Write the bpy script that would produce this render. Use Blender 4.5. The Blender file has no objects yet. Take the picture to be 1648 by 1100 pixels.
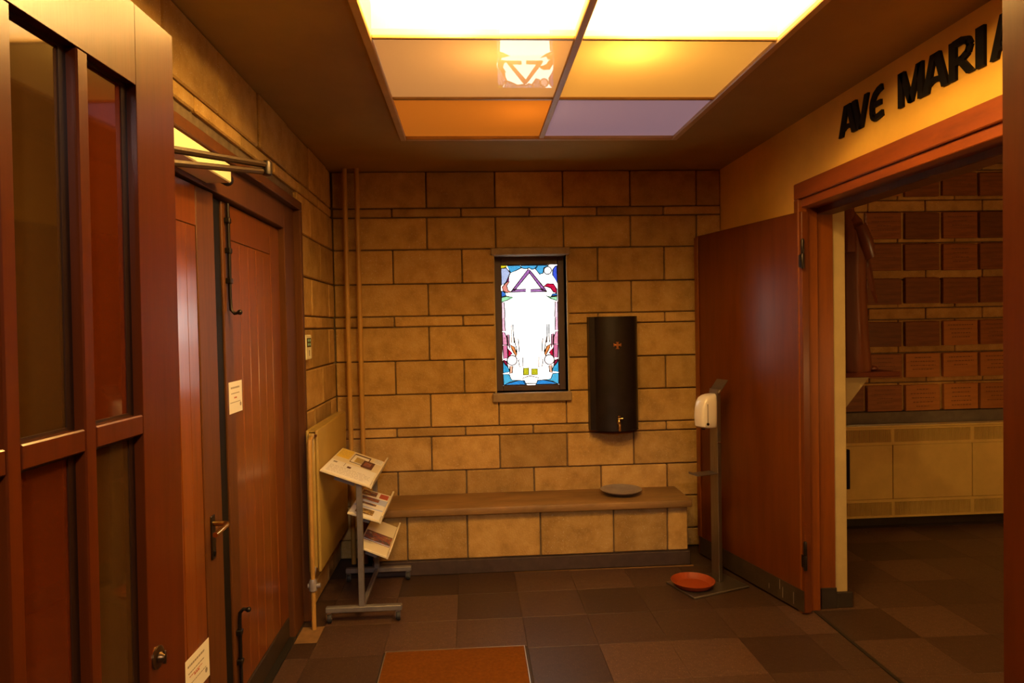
import bpy, bmesh, math, random
from mathutils import Matrix, Vector

random.seed(7)
C = bpy.context.scene.collection
S = bpy.context.scene
PI = math.pi

# ------------------------------------------------------------------ camera
cam_d = bpy.data.cameras.new('camera')
cam_d.sensor_width = 36.0
cam_d.lens = 1099.0 / 1648.0 * 36.0
cam_d.clip_start = 0.01
cam = bpy.data.objects.new('camera', cam_d)
C.objects.link(cam)
_r, _u, _b = (0.99796, -0.06084, -0.01955), (0.02096, 0.02270, 0.99952), (-0.06036, -0.99789, 0.02393)
cam.matrix_world = Matrix(((_r[0], _u[0], _b[0], 0.0), (_r[1], _u[1], _b[1], 0.0),
                           (_r[2], _u[2], _b[2], 1.6), (0, 0, 0, 1)))
S.camera = cam

# ------------------------------------------------------------------ light, exposure
S.view_settings.view_transform = 'Standard'
S.view_settings.look = 'None'
S.view_settings.gamma = 1.0
S.view_settings.exposure = -0.08
S.view_settings.use_curve_mapping = False
S.cycles.use_denoising = True
S.cycles.max_bounces = 10
S.cycles.diffuse_bounces = 6
S.cycles.glossy_bounces = 5
S.cycles.transmission_bounces = 8
S.cycles.transparent_max_bounces = 16
S.cycles.sample_clamp_indirect = 6.0
S.cycles.caustics_reflective = False
S.cycles.caustics_refractive = False

w = bpy.data.worlds.new('overcast_sky')
S.world = w
w.use_nodes = True
w.node_tree.nodes['Background'].inputs[0].default_value = (1.0, 0.96, 0.90, 1)
w.node_tree.nodes['Background'].inputs[1].default_value = 8.0

def lamp(name, loc, power, col, radius, kind='POINT'):
    d = bpy.data.lights.new(name, kind)
    d.energy = power
    d.color = col
    if kind == 'POINT':
        d.shadow_soft_size = radius
    o = bpy.data.objects.new(name, d)
    o.location = loc
    C.objects.link(o)
    return o

# bulbs inside the coloured light panel (the panes in front of them are frosted)
for bx_, by_, bz_, pw in ((-0.04, 2.17, 2.785, 86), (0.72, 2.17, 2.785, 96), (0.05, 1.48, 2.785, 34), (0.78, 1.48, 2.785, 34), (0.66, 2.66, 2.80, 5.0), (0.12, 2.70, 2.83, 3.0), (0.30, 3.40, 2.86, 1.2)):
    lamp('light_bulb', (bx_, by_, bz_), pw, (1.0, 0.66, 0.27), 0.05)
# neutral ceiling lamp of the porch behind the camera; the lintel keeps it off the upper wall
lamp('porch_lamp', (0.30, -1.50, 2.57), 150.0, (1.0, 0.93, 0.86), 0.12)
# unseen lamp added to brighten the chapel beside the hall (outside the picture)
lamp('chapel_fill', (3.6, 1.8, 1.15), 50.0, (1.0, 0.58, 0.20), 0.2)

PANE_GAIN = 1.0

# ------------------------------------------------------------------ materials
def new_mat(name):
    m = bpy.data.materials.new(name)
    m.use_nodes = True
    nt = m.node_tree
    return m, nt, nt.nodes['Principled BSDF']

def N(nt, t, **kw):
    n = nt.nodes.new(t)
    for k, v in kw.items():
        setattr(n, k, v)
    return n

def plain(name, col, rough=0.5, metal=0.0, spec=0.5, coat=0.0):
    m, nt, p = new_mat(name)
    p.inputs['Base Color'].default_value = (*col, 1)
    p.inputs['Roughness'].default_value = rough
    p.inputs['Metallic'].default_value = metal
    p.inputs['Specular IOR Level'].default_value = spec
    p.inputs['Coat Weight'].default_value = coat
    p.inputs['Coat Roughness'].default_value = 0.15
    return m

def ramp(nt, stops):
    r = N(nt, 'ShaderNodeValToRGB')
    el = r.color_ramp.elements
    while len(el) < len(stops):
        el.new(0.5)
    for e, (p, c) in zip(el, stops):
        e.position = p
        e.color = (*c, 1)
    return r

def vary(nt, src, amount, hue=0.0):
    """brightness shifted a little from object to object"""
    oi = N(nt, 'ShaderNodeObjectInfo')
    mr = N(nt, 'ShaderNodeMapRange')
    mr.inputs['To Min'].default_value = 1 - amount
    mr.inputs['To Max'].default_value = 1 + amount
    nt.links.new(oi.outputs['Random'], mr.inputs['Value'])
    h = N(nt, 'ShaderNodeHueSaturation')
    nt.links.new(src, h.inputs['Color'])
    nt.links.new(mr.outputs[0], h.inputs['Value'])
    return h.outputs['Color']

def noisy(name, stops, scale=12, detail=6, rough=0.6, bump=0.2, bump_scale=120, var=0.0, spec=0.4,
          stretch=(1, 1, 1), coord='pos', coat=0.0, speck=None, bdist=0.004, metal=0.0):
    m, nt, p = new_mat(name)
    if coord == 'pos':
        co = N(nt, 'ShaderNodeNewGeometry').outputs['Position']
    else:
        co = N(nt, 'ShaderNodeTexCoord').outputs['Object']
    mp = N(nt, 'ShaderNodeMapping')
    mp.inputs['Scale'].default_value = stretch
    nt.links.new(co, mp.inputs['Vector'])
    n1 = N(nt, 'ShaderNodeTexNoise')
    n1.inputs['Scale'].default_value = scale
    n1.inputs['Detail'].default_value = detail
    n1.inputs['Roughness'].default_value = 0.62
    nt.links.new(mp.outputs[0], n1.inputs['Vector'])
    r = ramp(nt, stops)
    nt.links.new(n1.outputs['Fac'], r.inputs['Fac'])
    out = r.outputs['Color']
    if speck:
        n3 = N(nt, 'ShaderNodeTexNoise')
        n3.inputs['Scale'].default_value = speck[0]
        n3.inputs['Detail'].default_value = 2
        nt.links.new(mp.outputs[0], n3.inputs['Vector'])
        rr = ramp(nt, [(speck[1], (0, 0, 0)), (speck[2], (1, 1, 1))])
        nt.links.new(n3.outputs['Fac'], rr.inputs['Fac'])
        mx = N(nt, 'ShaderNodeMix', data_type='RGBA')
        nt.links.new(rr.outputs['Color'], mx.inputs['Factor'])
        nt.links.new(out, mx.inputs['A'])
        mx.inputs['B'].default_value = (*speck[3], 1)
        out = mx.outputs['Result']
    if var:
        out = vary(nt, out, var)
    nt.links.new(out, p.inputs['Base Color'])
    p.inputs['Roughness'].default_value = rough
    p.inputs['Specular IOR Level'].default_value = spec
    p.inputs['Coat Weight'].default_value = coat
    p.inputs['Coat Roughness'].default_value = 0.18
    p.inputs['Metallic'].default_value = metal
    if bump:
        n2 = N(nt, 'ShaderNodeTexNoise')
        n2.inputs['Scale'].default_value = bump_scale
        n2.inputs['Detail'].default_value = 4
        nt.links.new(mp.outputs[0], n2.inputs['Vector'])
        b = N(nt, 'ShaderNodeBump')
        b.inputs['Strength'].default_value = bump
        b.inputs['Distance'].default_value = bdist
        nt.links.new(n2.outputs['Fac'], b.inputs['Height'])
        nt.links.new(b.outputs[0], p.inputs['Normal'])
    return m

M = {}
M['stone'] = noisy('buff_stone', [(0.28, (0.33, 0.185, 0.052)), (0.52, (0.46, 0.27, 0.083)), (0.75, (0.54, 0.34, 0.125))],
                   scale=9, rough=0.85, bump=0.55, bump_scale=90, var=0.2, spec=0.2,
                   speck=(170, 0.66, 0.72, (0.62, 0.50, 0.34)), bdist=0.006)
M['mortar'] = noisy('dark_mortar', [(0.3, (0.11, 0.07, 0.035)), (0.7, (0.19, 0.13, 0.07))], scale=30, rough=0.95, bump=0.4)
M['trim_stone'] = noisy('window_stone', [(0.3, (0.24, 0.16, 0.09)), (0.7, (0.36, 0.25, 0.14))], scale=14, rough=0.8, bump=0.3)
M['slab'] = noisy('bench_stone', [(0.3, (0.182, 0.0975, 0.0325)), (0.55, (0.28, 0.15, 0.05)), (0.75, (0.364, 0.195, 0.065))],
                  scale=5, rough=0.55, bump=0.2, spec=0.4, stretch=(0.6, 1.6, 1))
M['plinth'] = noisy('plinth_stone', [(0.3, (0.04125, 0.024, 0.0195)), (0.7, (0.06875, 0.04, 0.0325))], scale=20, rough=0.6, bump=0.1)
M['plaster'] = noisy('ochre_plaster', [(0.3, (0.648, 0.369, 0.0585)), (0.7, (0.792, 0.451, 0.0715))], scale=3, rough=0.8, bump=0.08, bump_scale=60)
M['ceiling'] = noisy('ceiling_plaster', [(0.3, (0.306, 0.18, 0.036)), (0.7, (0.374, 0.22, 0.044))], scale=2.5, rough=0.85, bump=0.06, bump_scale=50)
M['white_plaster'] = noisy('cream_plaster', [(0.3, (0.378, 0.279, 0.126)), (0.7, (0.462, 0.341, 0.154))], scale=6, rough=0.75, bump=0.15, bump_scale=70)
M['wood'] = noisy('orange_wood', [(0.25, (0.1369, 0.03256, 0.00222)), (0.5, (0.185, 0.044, 0.003)), (0.78, (0.222, 0.0528, 0.0036))],
                  scale=5, rough=0.42, bump=0.05, bump_scale=40, var=0.10, stretch=(9, 9, 0.7), coord='obj', coat=0.85, spec=0.2)
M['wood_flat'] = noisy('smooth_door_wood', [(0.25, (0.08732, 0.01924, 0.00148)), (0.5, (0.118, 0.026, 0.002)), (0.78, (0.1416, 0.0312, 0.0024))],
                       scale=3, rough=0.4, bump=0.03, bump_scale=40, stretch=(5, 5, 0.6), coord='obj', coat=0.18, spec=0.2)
M['wood_trim'] = noisy('trim_wood', [(0.25, (0.1776, 0.03848, 0.00296)), (0.5, (0.24, 0.052, 0.004)), (0.78, (0.288, 0.0624, 0.0048))],
                       scale=4, rough=0.45, bump=0.05, bump_scale=40, stretch=(7, 1, 7), coord='obj', coat=0.25, spec=0.4)
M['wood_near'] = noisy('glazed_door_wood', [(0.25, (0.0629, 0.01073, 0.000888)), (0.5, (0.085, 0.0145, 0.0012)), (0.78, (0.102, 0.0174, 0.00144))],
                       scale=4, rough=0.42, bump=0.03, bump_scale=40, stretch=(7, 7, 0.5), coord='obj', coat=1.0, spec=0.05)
M['bead_reflection'] = plain('bead_and_reflection_dark', (0.030, 0.010, 0.003), 0.5, spec=0.2)  # dark brown also stands in for the reveal mirrored in the glass
M['wood_dark'] = noisy('dark_door_wood', [(0.25, (0.074, 0.02368, 0.00518)), (0.5, (0.1, 0.032, 0.007)), (0.78, (0.12, 0.0384, 0.0084))],
                       scale=5, rough=0.5, bump=0.06, bump_scale=40, var=0.06, stretch=(9, 9, 0.7), coord='obj', coat=0.0, spec=0.3)
M['kick'] = noisy('kick_board', [(0.3, (0.028, 0.016, 0.009)), (0.7, (0.05, 0.03, 0.015))], scale=14, rough=0.5, bump=0.05)
M['scuff'] = plain('pale_scuff', (0.30, 0.25, 0.19), 0.7)
M['tile'] = noisy('dark_floor_tile', [(0.3, (0.042, 0.02, 0.012)), (0.55, (0.062, 0.031, 0.019)), (0.8, (0.085, 0.045, 0.028))],
                  scale=38, detail=8, rough=0.42, bump=0.12, bump_scale=240, var=0.40, spec=0.4,
                  speck=(150, 0.63, 0.70, (0.20, 0.12, 0.06)), bdist=0.002)
M['floor_dark'] = plain('dark_floor_joint', (0.035, 0.019, 0.012), 0.7)
M['floor_base'] = noisy('ochre_screed', [(0.3, (0.1804, 0.0902, 0.0287)), (0.7, (0.2596, 0.1298, 0.0413))], scale=20, rough=0.8, bump=0.1)
M['black'] = plain('black_paint', (0.008, 0.006, 0.005), 0.6, spec=0.15)
M['seam'] = plain('dark_strip', (0.016, 0.012, 0.008), 0.5)
M['skirt'] = noisy('black_skirting', [(0.3, (0.018, 0.012, 0.010)), (0.7, (0.03, 0.022, 0.018))], scale=16, rough=0.4, bump=0.05)
M['iron'] = plain('dark_iron', (0.035, 0.027, 0.024), 0.38, metal=0.8)
M['steel'] = noisy('brushed_steel', [(0.3, (0.24, 0.20, 0.17)), (0.7, (0.32, 0.27, 0.23))], scale=20, rough=0.36, bump=0.0, metal=0.9, stretch=(8, 8, 0.5))
M['grey_metal'] = noisy('grey_painted_metal', [(0.3, (0.17, 0.15, 0.15)), (0.7, (0.23, 0.205, 0.20))], scale=20, rough=0.4, bump=0.0, metal=0.35)
M['brass'] = plain('brass', (0.72, 0.47, 0.16), 0.25, metal=1.0)
M['bronze_fitting'] = plain('worn_brass_fitting', (0.12, 0.065, 0.025), 0.35, metal=0.9)
M['chrome'] = plain('chrome', (0.75, 0.70, 0.62), 0.15, metal=1.0)
M['bronze'] = noisy('dark_bronze', [(0.3, (0.0112, 0.007, 0.007)), (0.7, (0.0208, 0.013, 0.013))], scale=10, rough=0.42, bump=0.04, bump_scale=60, metal=0.25, spec=0.4)
M['copper'] = plain('copper_emblem', (0.42, 0.16, 0.05), 0.4, metal=0.6)
M['cream'] = noisy('cream_enamel', [(0.3, (0.558, 0.396, 0.117)), (0.7, (0.682, 0.484, 0.143))], scale=6, rough=0.38, bump=0.02, bump_scale=30)
M['radiator'] = noisy('yellowed_radiator_paint', [(0.3, (0.36, 0.23, 0.05)), (0.7, (0.42, 0.27, 0.06))], scale=6, rough=0.4, bump=0.02, bump_scale=30)
M['pipe'] = noisy('tan_pipe_paint', [(0.3, (0.396, 0.207, 0.045)), (0.7, (0.484, 0.253, 0.055))], scale=8, rough=0.42, bump=0.02, bump_scale=30)
M['cream_cover'] = plain('cream_plastic', (0.82, 0.76, 0.50), 0.4)
M['arm'] = plain('brown_metal_arm', (0.05, 0.027, 0.013), 0.35, metal=0.5)
M['white'] = plain('white_plastic', (0.80, 0.72, 0.66), 0.25, coat=0.4)
M['shelf'] = plain('cream_shelf_board', (0.78, 0.68, 0.48), 0.5)
M['paper'] = plain('white_paper', (0.84, 0.80, 0.75), 0.7)
M['paper_blue'] = plain('bluish_paper', (0.50, 0.55, 0.80), 0.6)
M['paper_red'] = plain('red_paper', (0.45, 0.08, 0.05), 0.6)
M['paper_yellow'] = plain('yellow_paper', (0.80, 0.56, 0.08), 0.6)
M['paper_brown'] = plain('brown_paper', (0.10, 0.035, 0.02), 0.6)
M['print'] = plain('printed_lines', (0.30, 0.25, 0.22), 0.8)
M['print_red'] = plain('red_printed_lines', (0.45, 0.10, 0.06), 0.8)
M['photo'] = noisy('printed_photo', [(0.30, (0.03, 0.03, 0.05)), (0.42, (0.12, 0.10, 0.12)), (0.52, (0.35, 0.06, 0.04)), (0.6, (0.25, 0.22, 0.08)), (0.7, (0.55, 0.50, 0.45))],
                   scale=26, detail=3, rough=0.5, bump=0)
M['photo_gold'] = noisy('printed_photo_gold', [(0.30, (0.04, 0.02, 0.01)), (0.45, (0.22, 0.12, 0.04)), (0.55, (0.55, 0.36, 0.10)), (0.7, (0.75, 0.62, 0.35))],
                        scale=40, detail=3, rough=0.5, bump=0)
M['rubber'] = plain('black_rubber', (0.02, 0.018, 0.017), 0.6)
M['orange_dish'] = plain('orange_terracotta', (0.30, 0.045, 0.005), 0.5)
M['pewter'] = noisy('pewter', [(0.3, (0.26, 0.225, 0.22)), (0.7, (0.36, 0.32, 0.31))], scale=16, rough=0.36, bump=0.03, bump_scale=60, metal=0.35)
M['mat'] = noisy('coir_mat', [(0.3, (0.111, 0.0333, 0.00296)), (0.6, (0.15, 0.045, 0.004)), (0.8, (0.18, 0.054, 0.0048))], scale=60, rough=0.95, bump=0.5, bump_scale=400, spec=0.1)
M['mat_edge'] = plain('mat_edge_metal', (0.6, 0.54, 0.45), 0.35, metal=0.9)
M['plaque'] = noisy('wooden_plaque', [(0.25, (0.132, 0.0462, 0.0114)), (0.5, (0.22, 0.077, 0.019)), (0.78, (0.297, 0.104, 0.02565))],
                    scale=5, rough=0.5, bump=0.03, bump_scale=40, var=0.36, stretch=(1, 5, 9), coord='obj', spec=0.4)
M['plaque_pale'] = noisy('pale_wooden_plaque', [(0.25, (0.336, 0.132, 0.0304)), (0.5, (0.42, 0.165, 0.038)), (0.78, (0.483, 0.1898, 0.0437))],
                    scale=5, rough=0.5, bump=0.03, bump_scale=40, var=0.14, stretch=(1, 5, 9), coord='obj', spec=0.4)
M['engrave'] = plain('engraved_lines', (0.17, 0.068, 0.022), 0.8)
M['bracket'] = plain('dark_bracket_wood', (0.09, 0.022, 0.008), 0.8, spec=0.1)
M['statue'] = noisy('carved_statue_wood', [(0.25, (0.074, 0.01776, 0.00666)), (0.5, (0.1, 0.024, 0.009)), (0.78, (0.12, 0.0288, 0.0108))],
                    scale=6, rough=0.38, bump=0.08, bump_scale=26, stretch=(4, 4, 0.8), coord='obj', coat=0.08)
M['ledge'] = noisy('grey_ledge', [(0.3, (0.13, 0.105, 0.08)), (0.7, (0.19, 0.155, 0.115))], scale=14, rough=0.8, bump=0.2)
M['dark_grille'] = plain('grille_slot', (0.16, 0.10, 0.05), 0.8)
M['lcd'] = plain('dark_display', (0.01, 0.02, 0.02), 0.15)
M['lcd_on'] = plain('pale_display_digits', (0.30, 0.62, 0.52), 0.4)
M['light_frame'] = noisy('light_frame_wood', [(0.3, (0.50, 0.31, 0.11)), (0.7, (0.60, 0.39, 0.15))], scale=8, rough=0.4, bump=0.05)
M['box_white'] = plain('light_box_grey', (0.48, 0.46, 0.42), 0.9)
M['lead'] = plain('lead_came', (0.03, 0.022, 0.03), 0.5, metal=0.3)
M['window_frame'] = plain('dark_window_frame', (0.075, 0.042, 0.046), 0.5)
M['brown_glass'] = noisy('brown_door_glass', [(0.3, (0.04784, 0.02116, 0.0046)), (0.7, (0.05616, 0.02484, 0.0054))], scale=3, rough=0.04, bump=0, spec=0.7)
M['red_glass'] = noisy('red_door_glass', [(0.3, (0.0782, 0.01288, 0.00184)), (0.7, (0.0918, 0.01512, 0.00216))], scale=3, rough=0.04, bump=0, spec=0.7)

def pane_mat(name, tint, emit, strength, clear=0.0):
    """frosted ceiling glass: lets the bulbs behind it glow through, gives off the light of its lit sheet, and mirrors at a grazing angle"""
    m = bpy.data.materials.new(name)
    m.use_nodes = True
    nt = m.node_tree
    nt.nodes.clear()
    out = N(nt, 'ShaderNodeOutputMaterial')
    tr = N(nt, 'ShaderNodeBsdfTranslucent')
    tr.inputs['Color'].default_value = (*tint, 1)
    gl = N(nt, 'ShaderNodeBsdfGlossy')
    gl.inputs['Roughness'].default_value = 0.015
    fr = N(nt, 'ShaderNodeFresnel')
    fr.inputs['IOR'].default_value = 1.5
    mx = N(nt, 'ShaderNodeMixShader')
    nt.links.new(fr.outputs[0], mx.inputs[0])
    src = tr.outputs[0]
    if clear:      # thinly frosted panes pass part of the light straight on
        tp = N(nt, 'ShaderNodeBsdfTransparent')
        tp.inputs['Color'].default_value = (*tint, 1)
        cm_ = N(nt, 'ShaderNodeMixShader')
        cm_.inputs[0].default_value = clear
        nt.links.new(tr.outputs[0], cm_.inputs[1])
        nt.links.new(tp.outputs[0], cm_.inputs[2])
        src = cm_.outputs[0]
    nt.links.new(src, mx.inputs[1])
    nt.links.new(gl.outputs[0], mx.inputs[2])
    em = N(nt, 'ShaderNodeEmission')
    em.inputs['Color'].default_value = (*emit, 1)
    em.inputs['Strength'].default_value = strength * PANE_GAIN
    ad = N(nt, 'ShaderNodeAddShader')
    nt.links.new(mx.outputs[0], ad.inputs[0])
    nt.links.new(em.outputs[0], ad.inputs[1])
    # the sheet is a thin solid: its inner sides let everything through
    bk = N(nt, 'ShaderNodeNewGeometry')
    ins = N(nt, 'ShaderNodeBsdfTransparent')
    fin = N(nt, 'ShaderNodeMixShader')
    nt.links.new(bk.outputs['Backfacing'], fin.inputs[0])
    nt.links.new(ad.outputs[0], fin.inputs[1])
    nt.links.new(ins.outputs[0], fin.inputs[2])
    nt.links.new(fin.outputs[0], out.inputs[0])
    return m

def srgb(c):
    c = c / 255.0
    return c / 12.92 if c <= 0.04045 else ((c + 0.055) / 1.055) ** 2.4
_glass = {}
def glass_mat(col):
    # a pane is crossed through two faces; colours above 1 are 0..255 display values under the bright sky
    if max(col) > 1.0:
        col = tuple(srgb(c) / 5.3 for c in col)
    col = tuple(math.sqrt(c) for c in col)
    key = tuple(round(c, 3) for c in col)
    if key not in _glass:
        m = bpy.data.materials.new('stained_glass')
        m.use_nodes = True
        nt = m.node_tree
        nt.nodes.clear()
        out = N(nt, 'ShaderNodeOutputMaterial')
        t = N(nt, 'ShaderNodeBsdfTransparent')
        t.inputs['Color'].default_value = (*col, 1)
        g = N(nt, 'ShaderNodeBsdfGlossy')
        g.inputs['Roughness'].default_value = 0.1
        mx = N(nt, 'ShaderNodeMixShader')
        mx.inputs[0].default_value = 0.02
        nt.links.new(t.outputs[0], mx.inputs[1])
        nt.links.new(g.outputs[0], mx.inputs[2])
        nt.links.new(mx.outputs[0], out.inputs[0])
        _glass[key] = m
    return _glass[key]

# ------------------------------------------------------------------ mesh helpers
class MB:
    def __init__(self):
        self.bm = bmesh.new()

    def box(self, x0, x1, y0, y1, z0, z1, bev=0.0, mtx=None, seg=1):
        r = bmesh.ops.create_cube(self.bm, size=1.0)
        vs = r['verts']
        m = Matrix.Translation(((x0 + x1) / 2, (y0 + y1) / 2, (z0 + z1) / 2)) @ Matrix.Diagonal((abs(x1 - x0), abs(y1 - y0), abs(z1 - z0), 1))
        bmesh.ops.transform(self.bm, matrix=m, verts=vs)
        if bev > 0:
            es = list({e for v in vs for e in v.link_edges})
            rb = bmesh.ops.bevel(self.bm, geom=es, offset=bev, segments=seg, affect='EDGES', profile=0.5)
            vs = list({v for f in rb['faces'] for v in f.verts} | {v for v in vs if v.is_valid})
        if mtx is not None:
            bmesh.ops.transform(self.bm, matrix=mtx, verts=[v for v in vs if v.is_valid])
        return self

    def prism(self, pts, axis, a, b, mtx=None):
        """polygon pts (2-D) pushed along axis from a to b"""
        def mk(p, t):
            if axis == 'x': return (t, p[0], p[1])
            if axis == 'y': return (p[0], t, p[1])
            return (p[0], p[1], t)
        v0 = [self.bm.verts.new(mk(p, a)) for p in pts]
        v1 = [self.bm.verts.new(mk(p, b)) for p in pts]
        n = len(pts)
        fs = [self.bm.faces.new(v0), self.bm.faces.new(v1[::-1])]
        for i in range(n):
            fs.append(self.bm.faces.new((v0[i], v1[i], v1[(i + 1) % n], v0[(i + 1) % n])))
        bmesh.ops.recalc_face_normals(self.bm, faces=fs)
        if mtx is not None:
            bmesh.ops.transform(self.bm, matrix=mtx, verts=v0 + v1)
        return self

    def tube(self, path, r, seg=10, closed=False):
        P = [Vector(p) for p in path]
        n = len(P)
        rs = r if isinstance(r, (list, tuple)) else [r] * n
        rings = []
        prev = None
        for i, p in enumerate(P):
            if closed:
                t = (P[(i + 1) % n] - P[i - 1])
            else:
                t = (P[min(i + 1, n - 1)] - P[max(i - 1, 0)])
            t.normalize()
            if prev is None:
                ref = Vector((0, 0, 1)) if abs(t.z) < 0.9 else Vector((1, 0, 0))
                a = t.cross(ref).normalized()
            else:
                a = (prev - t * prev.dot(t)).normalized()
            prev = a
            b = t.cross(a)
            rings.append([self.bm.verts.new(p + (a * math.cos(2 * PI * k / seg) + b * math.sin(2 * PI * k / seg)) * rs[i]) for k in range(seg)])
        fs = []
        m = n if closed else n - 1
        for i in range(m):
            A, B = rings[i], rings[(i + 1) % n]
            for k in range(seg):
                fs.append(self.bm.faces.new((A[k], A[(k + 1) % seg], B[(k + 1) % seg], B[k])))
        if not closed:
            fs.append(self.bm.faces.new(rings[0][::-1]))
            fs.append(self.bm.faces.new(rings[-1]))
        bmesh.ops.recalc_face_normals(self.bm, faces=fs)
        return self

    def lathe(self, prof, c=(0, 0, 0), seg=32, axis='z'):
        """profile (radius, height) turned about an axis through c"""
        rings = []
        for r, h in prof:
            ring = []
            for k in range(seg):
                a = 2 * PI * k / seg
                u, v = r * math.cos(a), r * math.sin(a)
                p = (u, v, h) if axis == 'z' else ((h, u, v) if axis == 'x' else (u, h, v))
                ring.append(self.bm.verts.new((p[0] + c[0], p[1] + c[1], p[2] + c[2])))
            rings.append(ring)
        fs = []
        for A, B in zip(rings, rings[1:]):
            for k in range(seg):
                fs.append(self.bm.faces.new((A[k], A[(k + 1) % seg], B[(k + 1) % seg], B[k])))
        fs.append(self.bm.faces.new(rings[0][::-1]))
        fs.append(self.bm.faces.new(rings[-1]))
        bmesh.ops.recalc_face_normals(self.bm, faces=fs)
        return self

    def loft(self, rings_pts):
        rings = [[self.bm.verts.new(p) for p in ring] for ring in rings_pts]
        n = len(rings[0])
        fs = []
        for A, B in zip(rings, rings[1:]):
            for k in range(n):
                fs.append(self.bm.faces.new((A[k], A[(k + 1) % n], B[(k + 1) % n], B[k])))
        fs.append(self.bm.faces.new(rings[0][::-1]))
        fs.append(self.bm.faces.new(rings[-1]))
        bmesh.ops.recalc_face_normals(self.bm, faces=fs)
        return self

    def sphere(self, c, r, sx=1, sy=1, sz=1, u=20, v=14):
        res = bmesh.ops.create_uvsphere(self.bm, u_segments=u, v_segments=v, radius=r)
        bmesh.ops.transform(self.bm, matrix=Matrix.Translation(c) @ Matrix.Diagonal((sx, sy, sz, 1)), verts=res['verts'])
        return self

    def mesh(self, name, smooth=False):
        me = bpy.data.meshes.new(name)
        self.bm.to_mesh(me)
        self.bm.free()
        if smooth:
            for p in me.polygons:
                p.use_smooth = True
            try:
                me.set_sharp_from_angle(angle=math.radians(38))
            except Exception:
                pass
        return me

def obj(name, mb, mat, parent=None, smooth=False, loc=None):
    me = mb.mesh(name, smooth) if isinstance(mb, MB) else mb
    if mat is not None and not me.materials:
        me.materials.append(mat)
    o = bpy.data.objects.new(name, me)
    C.objects.link(o)
    if parent is not None:
        o.parent = parent
    if loc is not None:
        o.location = loc
    return o

def tag(o, label, cat=None, group=None, kind=None):
    o['label'] = label
    if cat: o['category'] = cat
    if group: o['group'] = group
    if kind: o['kind'] = kind
    return o

def thing(name, label, cat, loc=(0, 0, 0), rotz=0.0, group=None, kind=None):
    o = bpy.data.objects.new(name, None)
    o.empty_display_size = 0.05
    C.objects.link(o)
    o.location = loc
    o.rotation_euler = (0, 0, rotz)
    return tag(o, label, cat, group, kind)

def B(*a, **k):
    return MB().box(*a, **k)

# stone blocks: mesh data shared by blocks of the same size
_blocks = {}
def block(parent, x0, x1, y0, y1, z0, z1, mat, name='stone_block', bev=0.006):
    d = (round(abs(x1 - x0), 3), round(abs(y1 - y0), 3), round(abs(z1 - z0), 3), mat.name, bev)
    if d not in _blocks:
        me = B(-d[0] / 2, d[0] / 2, -d[1] / 2, d[1] / 2, -d[2] / 2, d[2] / 2, bev=bev).mesh(name)
        me.materials.append(mat)
        _blocks[d] = me
    return obj(name, _blocks[d], None, parent, loc=((x0 + x1) / 2, (y0 + y1) / 2, (z0 + z1) / 2))

# ------------------------------------------------------------------ the shell of the hall
XL, XR, YF, YB, ZC = -0.93, 1.785, 0.42, 4.75, 2.67
COURSES = [0.0, 0.13, 0.365, 0.596, 0.834, 0.899, 1.132, 1.365, 1.601, 1.674, 1.897, 2.133, 2.355, 2.418, 2.67]
PITCH, JOINT = 0.4745, 0.008

# back wall: mortar body with the window opening left free, stone blocks in front of it
WX0, WX1, WZ0, WZ1 = 0.176, 0.678, 1.128, 2.086
mb = MB()
mb.box(XL - 0.3, WX0, YB + 0.02, YB + 0.34, 0, ZC + 0.3)
mb.box(WX1, 2.1, YB + 0.02, YB + 0.34, 0, ZC + 0.3)
mb.box(WX0, WX1, YB + 0.02, YB + 0.34, 0, WZ0)
mb.box(WX0, WX1, YB + 0.02, YB + 0.34, WZ1, ZC + 0.3)
wall_back = tag(obj('wall_back', mb, M['mortar']), 'buff stone block wall around the stained glass window', 'wall', kind='structure')

def courses_x(parent, x_lo, x_hi, y_face, depth, a_off, cut=None, zmin=0.0, zmax=9):
    for i in range(len(COURSES) - 1):
        z0, z1 = COURSES[i], COURSES[i + 1]
        if z1 <= zmin + 0.02 or z0 >= zmax: continue
        off = a_off if (len(COURSES) - 1 - i) % 2 == 1 else a_off - PITCH / 2
        x = off + math.floor((x_lo - off) / PITCH) * PITCH
        while x < x_hi:
            a, b = max(x, x_lo), min(x + PITCH, x_hi)
            x += PITCH
            segs = [(a, b)]
            if cut and z1 > cut[2] + 0.03 and z0 < cut[3] - 0.03:
                segs = []
                if a < cut[0]: segs.append((a, min(b, cut[0])))
                if b > cut[1]: segs.append((max(a, cut[1]), b))
            for s0, s1 in segs:
                if s1 - s0 < 0.03: continue
                j = JOINT / 2
                pr = random.choice((-0.004, -0.002, 0, 0.002, 0.004))
                block(parent, s0 + j, s1 - j, y_face + pr, y_face + depth + pr, z0 + j, z1 - j, M['stone'])

courses_x(wall_back, XL, XR, YB, 0.05, -0.287, cut=(WX0, WX1, WZ0, WZ1))

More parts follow.
